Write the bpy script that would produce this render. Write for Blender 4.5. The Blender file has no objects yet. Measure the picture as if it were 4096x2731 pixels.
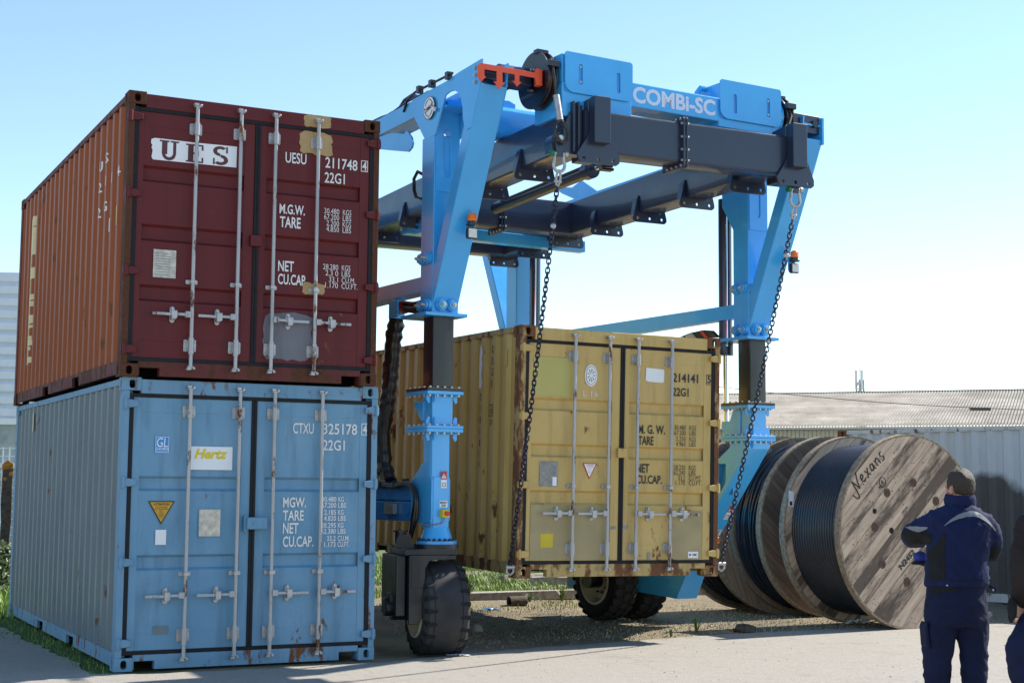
import bpy, bmesh, math, random
from mathutils import Vector, Matrix
from mathutils.bvhtree import BVHTree
random.seed(7)
C = bpy.context.scene.collection
SC = bpy.context.scene
R = math.radians
# ------------------------------------------------------------ camera, world, sun
cam = bpy.data.cameras.new('camera'); co = bpy.data.objects.new('camera', cam); C.objects.link(co)
cam.sensor_width = 36; cam.lens = 51.995; cam.clip_end = 2000; cam.clip_start = .1
p_, r_ = .09680428, .00794371
fw = Vector((0, math.cos(p_), math.sin(p_))); u0 = Vector((0, -math.sin(p_), math.cos(p_))); x0 = Vector((1, 0, 0))
cx = math.cos(r_)*x0 + math.sin(r_)*u0; cu = -math.sin(r_)*x0 + math.cos(r_)*u0
co.matrix_world = Matrix(((cx.x, cu.x, -fw.x, 0), (cx.y, cu.y, -fw.y, 0), (cx.z, cu.z, -fw.z, 1.66716), (0, 0, 0, 1)))
SC.camera = co
SUN_AZ, SUN_EL = R(30.3), R(43.0)          # azimuth measured from +X towards +Y
w = bpy.data.worlds.new('World'); SC.world = w; w.use_nodes = True
nt = w.node_tree; bg = nt.nodes['Background']
sky = nt.nodes.new('ShaderNodeTexSky'); sky.sky_type = 'NISHITA'; sky.sun_disc = False
sky.sun_elevation = SUN_EL; sky.sun_rotation = math.pi/2 - SUN_AZ
sky.air_density = 1.0; sky.dust_density = 0.0; sky.ozone_density = 1.2
tint = nt.nodes.new('ShaderNodeMixRGB'); tint.blend_type = 'MULTIPLY'; tint.inputs[0].default_value = 1; tint.inputs[2].default_value = (1.0, 1.04, 1.03, 1)
nt.links.new(sky.outputs[0], tint.inputs[1]); nt.links.new(tint.outputs[0], bg.inputs[0]); bg.inputs[1].default_value = 0.122
sun = bpy.data.lights.new('sun', 'SUN'); so = bpy.data.objects.new('sun', sun); C.objects.link(so)
sun.energy = 5.0; sun.angle = R(.5); sun.color = (1, .93, .82)
d = -Vector((math.cos(SUN_AZ)*math.cos(SUN_EL), math.sin(SUN_AZ)*math.cos(SUN_EL), math.sin(SUN_EL)))
so.rotation_euler = d.to_track_quat('-Z', 'Y').to_euler(); so.location = (20, 12, 25)
SC.view_settings.view_transform = 'Standard'; SC.view_settings.look = 'None'
SC.view_settings.exposure = 0.86; SC.view_settings.gamma = 1

# ------------------------------------------------------------ materials
def lin(h):
    h = h.lstrip('#'); v = [int(h[i:i+2], 16)/255 for i in (0, 2, 4)]
    return [((x/12.92) if x <= .04045 else ((x+.055)/1.055)**2.4) for x in v]
class NM:
    def __init__(s, name):
        s.m = bpy.data.materials.new(name); s.m.use_nodes = True; s.t = s.m.node_tree
        s.b = s.t.nodes['Principled BSDF']; s.tc = None
    def n(s, typ, **k):
        x = s.t.nodes.new(typ)
        for a, v in k.items(): setattr(x, a, v)
        return x
    def l(s, a, b): s.t.links.new(a, b)
    def co(s, scale=(1, 1, 1), rot=(0, 0, 0), kind='Object'):
        if not s.tc: s.tc = s.n('ShaderNodeTexCoord')
        mp = s.n('ShaderNodeMapping'); mp.inputs['Scale'].default_value = scale; mp.inputs['Rotation'].default_value = rot
        s.l(s.tc.outputs[kind], mp.inputs[0]); return mp.outputs[0]
    def noise(s, sc, det=4, rough=.55, scale=(1, 1, 1), dist=0, rot=(0, 0, 0)):
        x = s.n('ShaderNodeTexNoise'); x.inputs['Scale'].default_value = sc; x.inputs['Detail'].default_value = det
        x.inputs['Roughness'].default_value = rough; x.inputs['Distortion'].default_value = dist
        s.l(s.co(scale, rot), x.inputs['Vector']); return x.outputs['Fac']
    def ramp(s, src, a, b, ca=(0, 0, 0), cb=(1, 1, 1)):
        x = s.n('ShaderNodeValToRGB'); e = x.color_ramp.elements
        e[0].position = a; e[1].position = b; e[0].color = (*ca, 1); e[1].color = (*cb, 1)
        s.l(src, x.inputs[0]); return x.outputs[0]
    def mix(s, f, a, b, typ='MIX'):
        x = s.n('ShaderNodeMixRGB', blend_type=typ)
        for i, v in enumerate((f, a, b)):
            if isinstance(v, (int, float)): x.inputs[i].default_value = v
            elif isinstance(v, (tuple, list)): x.inputs[i].default_value = (*v[:3], 1)
            else: s.l(v, x.inputs[i])
        return x.outputs[0]
    def math(s, op, a, b=0.0):
        x = s.n('ShaderNodeMath', operation=op)
        for i, v in enumerate((a, b)):
            if isinstance(v, (int, float)): x.inputs[i].default_value = v
            else: s.l(v, x.inputs[i])
        return x.outputs[0]
    def set(s, col=None, rough=None, metal=None, bump=None, bstr=.2, bdist=.01, spec=None, coat=None):
        b = s.b.inputs
        def put(k, v):
            if v is None: return
            if isinstance(v, (int, float)): b[k].default_value = v
            elif isinstance(v, (tuple, list)): b[k].default_value = (*v[:3], 1)
            else: s.l(v, b[k])
        put('Base Color', col); put('Roughness', rough); put('Metallic', metal); put('Specular IOR Level', spec); put('Coat Weight', coat)
        if bump is not None:
            x = s.n('ShaderNodeBump'); x.inputs['Strength'].default_value = bstr; x.inputs['Distance'].default_value = bdist
            s.l(bump, x.inputs['Height']); s.l(x.outputs[0], b['Normal'])
        return s.m
def plain(name, col, rough=.5, metal=0, var=.15, sc=6, bump=0, spec=None):
    m = NM(name); f = m.noise(sc, 5)
    c = m.mix(m.ramp(f, .3, .7), [x*(1-var) for x in col], [min(1, x*(1+var)) for x in col])
    return m.set(c, rough, metal, f if bump else None, bump, .02, spec)
RUST = (.15, .065, .03)
def paint(name, col, rough=.45, rust=.3, fade=.2, dirt=.25, streak=True, metal=0, rustcol=RUST):
    """weathered paint: faded clouds, vertical grime streaks, rust spots and runs"""
    m = NM(name)
    cl = m.ramp(m.noise(1.3, 6, .6), .35, .7)
    g = sum(col)/3
    faded = [min(1, (x*.75+g*.25)*1.25) for x in col]
    c = m.mix(m.math('MULTIPLY', cl, fade*2.2), list(col), faded)
    st = m.ramp(m.noise(9, 6, .6, (1, 1, .12)), .5, .78)
    c = m.mix(m.math('MULTIPLY', st, dirt), c, [x*.35+.01 for x in col])
    fine = m.noise(60, 3)
    c = m.mix(m.math('MULTIPLY', m.ramp(fine, .55, .75), dirt*.4), c, [x*.5 for x in col])
    if rust > 0:
        rn = m.noise(7, 9, .68, (1, 1, .45)); big = m.noise(.9, 3)
        k = m.math('ADD', rn, m.math('MULTIPLY', big, .45))
        rf = m.ramp(k, .99-.3*rust, 1.03-.26*rust)
        rc = m.mix(m.noise(30, 4), [x*.5 for x in rustcol], [x*1.6 for x in rustcol])
        c = m.mix(rf, c, rc)
        rr = m.mix(rf, [rough]*3, [.85]*3)
    else: rr = rough
    h = m.noise(2.2, 3)
    return m.set(c, rr, metal, h, .3, .025, .28)
M = {}
def gloss(name, col, rough=.3, var=.06):
    m = NM(name); f = m.noise(2.5, 4); s = m.noise(40, 4)
    c = m.mix(m.ramp(f, .3, .7), [x*(1-var) for x in col], [min(1, x*(1+var)) for x in col])
    rr = m.ramp(m.math('ADD', m.math('MULTIPLY', f, .7), m.math('MULTIPLY', s, .3)), .3, .75, [rough*.75]*3, [rough*1.35]*3)
    return m.set(c, rr, 0, m.noise(4, 2), .03, .006, None, .3)
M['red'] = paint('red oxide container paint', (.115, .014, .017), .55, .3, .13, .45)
M['redside'] = paint('faded red side paint with orange glow', (.29, .068, .013), .5, .4, .06, .3)  # faded side paint, with the orange glow of reflected light put into the colour
M['redrust'] = paint('rusty red frame paint', (.115, .022, .02), .6, .95, .2, .5, rustcol=(.085, .034, .018))
M['redpost'] = paint('rust eaten red post paint', (.10, .025, .018), .65, 1.3, .2, .5, rustcol=(.085, .034, .018))
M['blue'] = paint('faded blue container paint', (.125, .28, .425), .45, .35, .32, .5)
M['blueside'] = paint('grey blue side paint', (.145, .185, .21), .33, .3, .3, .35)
M['bluerust'] = paint('pale blue frame paint', (.135, .28, .42), .5, .65, .25, .35)
M['yellow'] = paint('ochre yellow container paint', (.54, .37, .125), .5, .45, .16, .45)
M['yelside'] = paint('ochre yellow side paint', (.53, .36, .105), .36, .45, .2, .35)
M['yelrust'] = paint('rusty yellow frame paint', (.44, .31, .11), .6, .95, .25, .45)
M['postrust'] = paint('rust eaten post paint', (.42, .28, .11), .7, 1.25, .2, .5)
M['galv'] = plain('galvanised steel', (.42, .42, .43), .42, .55, .18, 14, .1)
M['galvdirty'] = paint('worn zinc rod', (.37, .37, .385), .4, .6, .3, .5, metal=.35)
M['gasket'] = plain('black rubber gasket', (.008, .008, .011), .6, 0, .4, 12, 0, .3)
M['dark'] = plain('dark cavity', (.008, .008, .008), .9)
M['under'] = plain('container underside', (.012, .010, .009), .9)
M['white'] = plain('white paint mark', (.72, .72, .72), .55, 0, .06, 20)
M['cream'] = plain('cream paint mark', (.66, .56, .30), .5, 0, .08, 9)
M['ink'] = plain('black paint mark', (.018, .018, .02), .55, 0, .2, 20)
M['sign'] = plain('white sign vinyl', (.76, .77, .80), .35, 0, .03, 3)
M['signyel'] = plain('yellow print', (.72, .55, .02), .4, 0, .05)
M['maroon'] = plain('maroon print', (.09, .02, .025), .5, 0, .1)
M['cyan'] = plain('cyan sticker', (.02, .25, .62), .35, 0, .05)
M['amber'] = plain('amber warning sticker', (.55, .30, .015), .45, 0, .08)
M['redprint'] = plain('red print', (.5, .03, .02), .45, 0, .05)
M['plate'] = plain('scuffed data plate', (.5, .46, .40), .4, .35, .3, 18)
M['plategrey'] = plain('grey data plate', (.22, .22, .22), .4, .4, .3, 30)
M['beige'] = plain('beige primer patch', (.40, .27, .12), .6, 0, .12, 8)
M['greypatch'] = paint('grey overpaint', (.14, .14, .17), .45, .2, .35, .5)
M['paleyel'] = plain('pale lime patch', (.46, .40, .12), .5, 0, .06, 2)
M['dullyel'] = plain('dull grey yellow overpaint', (.34, .27, .135), .5, 0, .14, 3)
M['lemon'] = plain('lemon square', (.56, .42, .02), .5, 0, .05)
M['cblue'] = gloss('gloss blue machine paint', (.05, .385, .82), .22)
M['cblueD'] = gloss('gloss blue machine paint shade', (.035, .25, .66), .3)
M['cblack'] = gloss('gloss black machine paint', (.017, .026, .055), .34, .12)
M['cmatt'] = gloss('satin black steel', (.007, .007, .011), .42, .2)
M['orange'] = plain('orange powder coat', (.72, .075, .018), .45, 0, .06)
M['rubber'] = plain('tyre rubber', (.017, .017, .020), .75, 0, .35, 7, .1, .3)
M['rubberworn'] = plain('dusty tyre rubber', (.032, .028, .024), .85, 0, .35, 9, .1, .3)
M['rim'] = paint('cream wheel rim paint', (.58, .50, .33), .45, .1, .1, .3)
M['hose'] = plain('black hydraulic hose', (.012, .012, .013), .3, 0, .3, 20)
M['chrome'] = plain('chrome rod', (.75, .75, .75), .12, 1, .05)
M['bolt'] = plain('zinc bolt', (.55, .54, .5), .35, .8, .15, 40)
M['rope'] = plain('greased wire rope', (.05, .045, .04), .45, .5, .4, 60)
M['rustgroove'] = plain('rusty sheave groove', (.20, .075, .045), .6, .3, .3, 20)
M['boltrust'] = plain('rusted bolt head', (.09, .045, .03), .7, .2, .4, 30)
M['chain'] = plain('dark blue lifting chain', (.016, .02, .045), .38, .45, .3, 20)
M['amberlens'] = plain('amber beacon lens', (.85, .20, .01), .15, 0, .05)
M['lampglass'] = plain('lamp glass', (.65, .65, .62), .15, 0, .1, 30)
M['stopyellow'] = plain('yellow switch box', (.8, .55, .02), .4)
M['stopred'] = plain('red stop button', (.6, .02, .02), .35)
M['green'] = plain('green shackle pin', (.01, .16, .05), .35)
M['cable'] = plain('black cable sheath', (.022, .025, .034), .25, 0, .2, 4)
def cloth(name, col):
    m = NM(name); f = m.noise(5, 6, .6); g = m.noise(160, 2)
    c = m.mix(m.ramp(f, .3, .7), [x*.75 for x in col], [x*1.3 for x in col])
    return m.set(c, .85, 0, m.math('ADD', m.math('MULTIPLY', f, 1.0), m.math('MULTIPLY', g, .06)), .55, .03, .25)
M['navy'] = cloth('navy work cloth', (.008, .014, .058)); M['navydark'] = cloth('dark navy trouser cloth', (.007, .011, .040))
M['blackcloth'] = cloth('black panel cloth', (.012, .012, .013)); M['brownblack'] = cloth('brown black cloth', (.022, .016, .016))
M['reflect'] = plain('reflective grey band', (.19, .195, .215), .6, 0, .12, 8)
M['skin'] = plain('skin', (.50, .24, .17), .5, 0, .1, 15)
def hairm():
    m = NM('short brown hair'); f = m.noise(160, 4, .7, (1, 1, .4)); g = m.noise(18, 4)
    c = m.mix(m.ramp(f, .3, .7), (.012, .008, .006), (.075, .05, .033))
    return m.set(c, .55, 0, m.math('ADD', f, g), .9, .012)
M['hair'] = hairm()
def woodm(name, a, b, rot, pw=.13, dark=.5):
    """planked reel flange: planks are runs of one coordinate with their own tone, grain and dark wet stains"""
    m = NM(name)
    v = m.co((1, 1, 1), (rot, 0, 0)); sp = m.n('ShaderNodeSeparateXYZ'); m.l(v, sp.inputs[0])
    q = m.math('DIVIDE', sp.outputs['Z'], pw); fl = m.math('FLOOR', q); fr = m.math('FRACT', q)
    wn = m.n('ShaderNodeTexWhiteNoise', noise_dimensions='1D'); m.l(fl, wn.inputs['W'])
    grain = m.n('ShaderNodeTexNoise'); grain.inputs['Scale'].default_value = 9; grain.inputs['Detail'].default_value = 7; grain.inputs['Roughness'].default_value = .7
    mp = m.n('ShaderNodeMapping'); mp.inputs['Scale'].default_value = (1, .18, 2.2); m.l(v, mp.inputs[0])
    cmb = m.n('ShaderNodeVectorMath', operation='ADD'); m.l(mp.outputs[0], cmb.inputs[0])
    cx_ = m.n('ShaderNodeCombineXYZ'); m.l(m.math('MULTIPLY', wn.outputs[0], 37.0), cx_.inputs[1]); m.l(cx_.outputs[0], cmb.inputs[1])
    m.l(cmb.outputs[0], grain.inputs['Vector'])
    c = m.mix(m.ramp(grain.outputs['Fac'], .32, .68), a, b)
    st1 = m.n('ShaderNodeTexNoise'); st1.inputs['Scale'].default_value = 2.4; st1.inputs['Detail'].default_value = 7; st1.inputs['Roughness'].default_value = .68
    mp2 = m.n('ShaderNodeMapping'); mp2.inputs['Scale'].default_value = (1, .42, 1.9); m.l(v, mp2.inputs[0]); m.l(mp2.outputs[0], st1.inputs['Vector'])
    st = m.ramp(m.math('ADD', m.math('ADD', m.math('MULTIPLY', wn.outputs[0], .34), m.math('MULTIPLY', grain.outputs['Fac'], .34)), m.math('MULTIPLY', st1.outputs['Fac'], .8)), .74, .86)
    c = m.mix(m.math('MULTIPLY', st, dark), c, (.08, .052, .036))
    sp2 = m.ramp(m.noise(28, 3, .6, (1, 1, 1)), .66, .72)
    c = m.mix(m.math('MULTIPLY', sp2, .6), c, (.05, .035, .025))
    gap = m.math('MAXIMUM', m.math('LESS_THAN', fr, .03), m.math('GREATER_THAN', fr, .985))
    c = m.mix(m.math('MULTIPLY', gap, .75), c, (.03, .022, .016))
    hgt = m.math('SUBTRACT', grain.outputs['Fac'], m.math('MULTIPLY', gap, 2.0))
    return m.set(c, .8, 0, hgt, .5, .012)
M['plankpale'] = woodm('pale weathered planks', (.38, .26, .18), (.68, .51, .38), R(-43), .15, .92)
M['plankdark'] = woodm('brown damp planks', (.10, .062, .04), (.25, .165, .11), R(42), .14, .7)
M['plankinner'] = woodm('brown inner planks', (.19, .105, .06), (.38, .24, .15), R(70), .14, .6)
M['plankgrey'] = woodm('grey planks', (.12, .11, .105), (.26, .25, .24), R(30), .12, .5)
M['woodrim'] = plain('weathered rim wood', (.25, .19, .13), .85, 0, .45, 25, .3)
M['timber'] = plain('weathered timber', (.28, .25, .21), .85, 0, .4, 14, .3)
M['oldpost'] = plain('dark old timber', (.07, .055, .045), .9, 0, .5, 16, .4)
M['lichen'] = plain('orange lichen', (.38, .16, .02), .95, 0, .5, 30, .4)

# ------------------------------------------------------------ mesh helper
class MB:
    def __init__(s, T=None): s.bm = bmesh.new(); s.T = T
    def v(s, p):
        p = Vector(p)
        return s.bm.verts.new(s.T @ p if s.T is not None else p)
    def f(s, vs):
        try: return s.bm.faces.new(vs)
        except ValueError: return None
    def quad(s, *ps): s.f([s.v(p) for p in ps]); return s
    def box(s, x0, x1, y0, y1, z0, z1):
        a = [s.v((x, y, z)) for z in (z0, z1) for y in (y0, y1) for x in (x0, x1)]
        for i in ((0, 2, 3, 1), (4, 5, 7, 6), (0, 1, 5, 4), (2, 6, 7, 3), (0, 4, 6, 2), (1, 3, 7, 5)): s.f([a[j] for j in i])
        return s
    def prism(s, poly, ax, a, b, holes=()):
        """extrude a 2D outline (with holes) along an axis: x -> (y,z), y -> (x,z), z -> (x,y)"""
        mk = {'x': lambda p, h: (h, p[0], p[1]), 'y': lambda p, h: (p[0], h, p[1]), 'z': lambda p, h: (p[0], p[1], h)}[ax]
        loops = [list(poly)]+[list(h) for h in holes]; rings = []
        for h in (a, b): rings.append([[s.v(mk(p, h)) for p in lp] for lp in loops])
        for lo, hi in zip(*rings):
            n = len(lo)
            for i in range(n): s.f([lo[i], lo[(i+1) % n], hi[(i+1) % n], hi[i]])
        if not holes:
            for r in rings: s.f(r[0])
        else:
            for r in rings:
                es = []
                for lp in r:
                    for i in range(len(lp)):
                        e = s.bm.edges.get((lp[i], lp[(i+1) % len(lp)]))
                        if e: es.append(e)
                bmesh.ops.triangle_fill(s.bm, use_beauty=True, use_dissolve=False, edges=es)
        return s
    def cyl(s, p0, p1, r, n=16, r1=None, cap=True):
        p0 = Vector(p0); p1 = Vector(p1); ax = (p1-p0).normalized()
        e = ax.orthogonal().normalized(); g = ax.cross(e); r1 = r if r1 is None else r1
        A = []; B = []
        for i in range(n):
            t = 2*math.pi*i/n; dv = e*math.cos(t)+g*math.sin(t)
            A.append(s.v(p0+dv*r)); B.append(s.v(p1+dv*r1))
        for i in range(n): s.f([A[i], A[(i+1) % n], B[(i+1) % n], B[i]])
        if cap: s.f(A[::-1]); s.f(B)
        return s
    def tube(s, pts, r, n=8, closed=False, cap=True):
        pts = [Vector(p) for p in pts]; m = len(pts); rings = []; e = None
        for i, p in enumerate(pts):
            if closed: t = pts[(i+1) % m]-pts[i-1]
            else: t = pts[min(i+1, m-1)]-pts[max(i-1, 0)]
            t.normalize()
            e = t.orthogonal().normalized() if e is None else (e-t*e.dot(t)).normalized()
            g = t.cross(e); rr = r[i] if isinstance(r, (list, tuple)) else r
            rings.append([s.v(p+(e*math.cos(2*math.pi*k/n)+g*math.sin(2*math.pi*k/n))*rr) for k in range(n)])
        for i in range(m if closed else m-1):
            a, b = rings[i], rings[(i+1) % m]
            for k in range(n): s.f([a[k], a[(k+1) % n], b[(k+1) % n], b[k]])
        if cap and not closed: s.f(rings[0][::-1]); s.f(rings[-1])
        return s
    def loft(s, secs, n=20):
        """secs: (cx,cy,cz,rx,ry[,power]) elliptical sections stacked along z"""
        rings = []
        for q in secs:
            x, y, z, a, b = q[:5]; pw = q[5] if len(q) > 5 else 1
            rings.append([s.v((x+a*math.copysign(abs(math.cos(t))**pw, math.cos(t)), y+b*math.copysign(abs(math.sin(t))**pw, math.sin(t)), z))
                          for t in (2*math.pi*k/n for k in range(n))])
        for a, b in zip(rings, rings[1:]):
            for k in range(n): s.f([a[k], a[(k+1) % n], b[(k+1) % n], b[k]])
        s.f(rings[0][::-1]); s.f(rings[-1]); return s
    def lathe(s, prof, o, ax, n=48, a0=0, closed=False):
        """profile (along axis, radius) revolved round axis ax through o"""
        o = Vector(o); ax = Vector(ax).normalized(); e = ax.orthogonal().normalized(); g = ax.cross(e); rings = []
        for h, r in prof:
            if r < 1e-6: rings.append([s.v(o+ax*h)])
            else: rings.append([s.v(o+ax*h+(e*math.cos(2*math.pi*k/n)+g*math.sin(2*math.pi*k/n))*r) for k in range(n)])
        if closed: rings.append(rings[0])
        for a, b in zip(rings, rings[1:]):
            for k in range(n):
                k2 = (k+1) % n
                if len(a) == 1 and len(b) == 1: continue
                if len(a) == 1: s.f([a[0], b[k2], b[k]])
                elif len(b) == 1: s.f([a[k], a[k2], b[0]])
                else: s.f([a[k], a[k2], b[k2], b[k]])
        return s
    def ball(s, c, r, sc=(1, 1, 1), u=16, v=10):
        T = Matrix.Translation(c) @ Matrix.Diagonal((*[r*k for k in sc], 1))
        if s.T is not None: T = s.T @ T
        bmesh.ops.create_uvsphere(s.bm, u_segments=u, v_segments=v, radius=1, matrix=T); return s
    def build(s, name, mat, parent=None, bevel=0, smooth=40, normals=True):
        if normals: bmesh.ops.recalc_face_normals(s.bm, faces=s.bm.faces)
        me = bpy.data.meshes.new(name); s.bm.to_mesh(me); s.bm.free()
        if smooth:
            me.shade_smooth(); me.set_sharp_from_angle(angle=R(smooth))
        o = bpy.data.objects.new(name, me); C.objects.link(o)
        me.materials.append(mat if not isinstance(mat, str) else M[mat])
        if parent: o.parent = parent
        if bevel:
            b = o.modifiers.new('bevel', 'BEVEL'); b.width = bevel; b.segments = 2; b.limit_method = 'ANGLE'; b.angle_limit = R(50); b.harden_normals = True
        return o
def tag(o, label=None, cat=None, group=None, kind=None):
    if label: o['label'] = label
    if cat: o['category'] = cat
    if group: o['group'] = group
    if kind: o['kind'] = kind
    return o
def empty(name, loc=(0, 0, 0), rz=0, label=None, cat=None, group=None):
    o = bpy.data.objects.new(name, None); C.objects.link(o); o.location = loc; o.rotation_euler = (0, 0, rz); o.empty_display_size = .2
    return tag(o, label, cat, group)
def circ(x, y, r, n=14): return [(x+r*math.cos(2*math.pi*k/n), y+r*math.sin(2*math.pi*k/n)) for k in range(n)]
def stad(x, y, w, h, n=8):
    """upright stadium outline"""
    r = w/2; q = h/2-r
    return [(x+r*math.cos(math.pi*k/n), y+q+r*math.sin(math.pi*k/n)) for k in range(n+1)]+[(x-r*math.cos(math.pi*k/n), y-q-r*math.sin(math.pi*k/n)) for k in range(n+1)]
def rrect(x0, x1, y0, y1, r, n=4):
    o = []
    for cx_, cy_, a in ((x1-r, y1-r, 0), (x0+r, y1-r, 90), (x0+r, y0+r, 180), (x1-r, y0+r, 270)):
        for k in range(n+1): t = R(a+90*k/n); o.append((cx_+r*math.cos(t), cy_+r*math.sin(t)))
    return o
def text_bm(txt, bold=0.0, shear=0.0, space=1.0):
    cu_ = bpy.data.curves.new('t', 'FONT'); cu_.body = txt; cu_.size = 1; cu_.offset = bold; cu_.shear = shear; cu_.resolution_u = 3; cu_.space_character = space
    o = bpy.data.objects.new('t', cu_); C.objects.link(o); bpy.context.view_layer.update()
    me = bpy.data.meshes.new_from_object(o.evaluated_get(bpy.context.evaluated_depsgraph_get()))
    bpy.data.objects.remove(o); bm = bmesh.new(); bm.from_mesh(me); bpy.data.meshes.remove(me); bpy.data.curves.remove(cu_); return bm
def text(mb, txt, a0, a1, b0, b1, place, bold=.012, shear=0, space=1.0):
    """set text to fill the box a0..a1 x b0..b1; place(a,b) gives the 3D point"""
    bm = text_bm(txt, bold, shear, space)
    xs = [v.co.x for v in bm.verts]; ys = [v.co.y for v in bm.verts]
    if not xs: return
    lx, hx, ly, hy = min(xs), max(xs), min(ys), max(ys)
    mp = {}
    for v in bm.verts: mp[v] = mb.v(place(a0+(v.co.x-lx)/(hx-lx)*(a1-a0), b0+(v.co.y-ly)/(hy-ly)*(b1-b0)))
    for f in bm.faces: mb.f([mp[v] for v in f.verts])
    bm.free()

# ------------------------------------------------------------ ground
def structure(o): o['kind'] = 'structure'; return o
def asphaltm():
    m = NM('worn pale asphalt'); a = m.noise(.5, 5); b = m.noise(120, 4, .7); e = m.noise(4, 5, .6)
    c = m.mix(m.ramp(b, .35, .68), (.16, .147, .128), (.44, .40, .345))
    c = m.mix(m.math('MULTIPLY', m.ramp(a, .4, .65), .45), c, (.30, .285, .26))
    c = m.mix(m.math('MULTIPLY', m.ramp(e, .56, .7), .4), c, (.20, .185, .165)); c = m.mix(m.math('MULTIPLY', m.ramp(m.noise(22, 6, .75), .52, .7), .5), c, (.18, .165, .145)); c = m.mix(m.math('MULTIPLY', m.ramp(m.noise(.8, 7, .7, dist=.6), .60, .72), .45), c, (.10, .092, .082)); c = m.mix(m.math('MULTIPLY', m.ramp(m.noise(3, 5, .6, (.25, 3.0, 1), rot=(0, 0, -.45)), .60, .75), .3), c, (.13, .12, .105))
    vo = m.n('ShaderNodeTexVoronoi', feature='DISTANCE_TO_EDGE'); vo.inputs['Scale'].default_value = .32
    dv = m.n('ShaderNodeVectorMath', operation='ADD'); nz = m.n('ShaderNodeTexNoise'); nz.inputs['Scale'].default_value = 1.2; nz.inputs['Detail'].default_value = 6
    m.l(m.co(), nz.inputs['Vector']); m.l(m.co(), dv.inputs[0]); m.l(nz.outputs['Color'], dv.inputs[1]); m.l(dv.outputs[0], vo.inputs['Vector'])
    crk = m.math('LESS_THAN', vo.outputs['Distance'], .004)
    c = m.mix(m.math('MULTIPLY', crk, .12), c, (.05, .047, .045))
    return m.set(c, .88, 0, b, .6, .006)
def dirtm():
    m = NM('dry dirt with straw'); a = m.noise(.8, 5); b = m.noise(45, 6, .7); g = m.noise(.35, 4); s = m.noise(70, 4, .7, (1, .2, 1), rot=(0, 0, .5))
    c = m.mix(m.ramp(b, .3, .7), (.075, .06, .038), (.40, .33, .21))
    c = m.mix(m.math('MULTIPLY', m.ramp(s, .55, .7), .6), c, (.50, .42, .26))
    c = m.mix(m.math('MULTIPLY', m.ramp(a, .5, .68), .5), c, (.05, .04, .026))
    sp = m.n('ShaderNodeSeparateXYZ'); m.l(m.co(), sp.inputs[0])
    far = m.ramp(m.math('ADD', m.math('MULTIPLY', sp.outputs['Y'], .05), m.math('MULTIPLY', m.math('SUBTRACT', g, .5), .35)), 1.12, 1.22)
    left = m.ramp(m.math('MULTIPLY', sp.outputs['X'], -.1), .28, .33)
    gm = m.math('MAXIMUM', far, left)
    gr = m.mix(m.noise(30, 5), (.03, .07, .01), (.10, .18, .03))
    c = m.mix(gm, c, gr)
    return m.set(c, .95, 0, m.math('ADD', b, s), .9, .03)
mb = MB(); N = 60
g = [[mb.v((x, y, 0)) for x in [-400, -150, -60, -30]+[-15+i*.5 for i in range(61)]+[30, 60, 150, 400]] for y in [-60, -20, -5]+[2+i*.5 for i in range(57)]+[40, 60, 100, 200, 500]]
for a, b in zip(g, g[1:]):
    for i in range(len(a)-1): mb.f([a[i], a[i+1], b[i+1], b[i]])
gr_o = structure(mb.build('ground', dirtm(), smooth=0))
for v in gr_o.data.vertices:
    x, y = v.co.x, v.co.y
    if y > 20.5 and y < 35 and abs(x) < 14: v.co.z = .03*math.sin(x*1.7+y)+.02*math.sin(3.1*x-y*2.3)
edge = [(-10.5, 26.5), (-7.0, 19.4), (-5.15, 15.9), (-4.08, 14.0), (-3.6, 13.05), (-3.1, 13.1), (-1.15, 14.05), (-.45, 14.8)]
right = [(.3, 15.42), (1.1, 15.98), (1.9, 16.58), (2.63, 17.08), (3.4, 17.46), (4.3, 17.9), (5.2, 18.28), (6.34, 18.66), (9, 19.4), (14, 20.3), (30, 22), (60, 22)]
def jag(pts, st=.12, am=.035):
    o = []
    for (x, y), (x2, y2) in zip(pts, pts[1:]):
        L = math.hypot(x2-x, y2-y); n = max(1, int(L/st)) if L < 5 else max(1, int(L/1))
        for k in range(n): t = k/n; o.append((x+(x2-x)*t+random.uniform(-am, am), y+(y2-y)*t+random.uniform(-am, am)))
    return o+[pts[-1]]
mb = MB(); mb.prism([(-60, -55), (-60, 26.5)]+jag(edge+right)+[(60, -55)], 'z', -.06, .012, holes=[[(-50, -50), (50, -50), (50, -49), (-50, -49)]])
structure(mb.build('asphalt_yard', asphaltm(), smooth=0))

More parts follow.
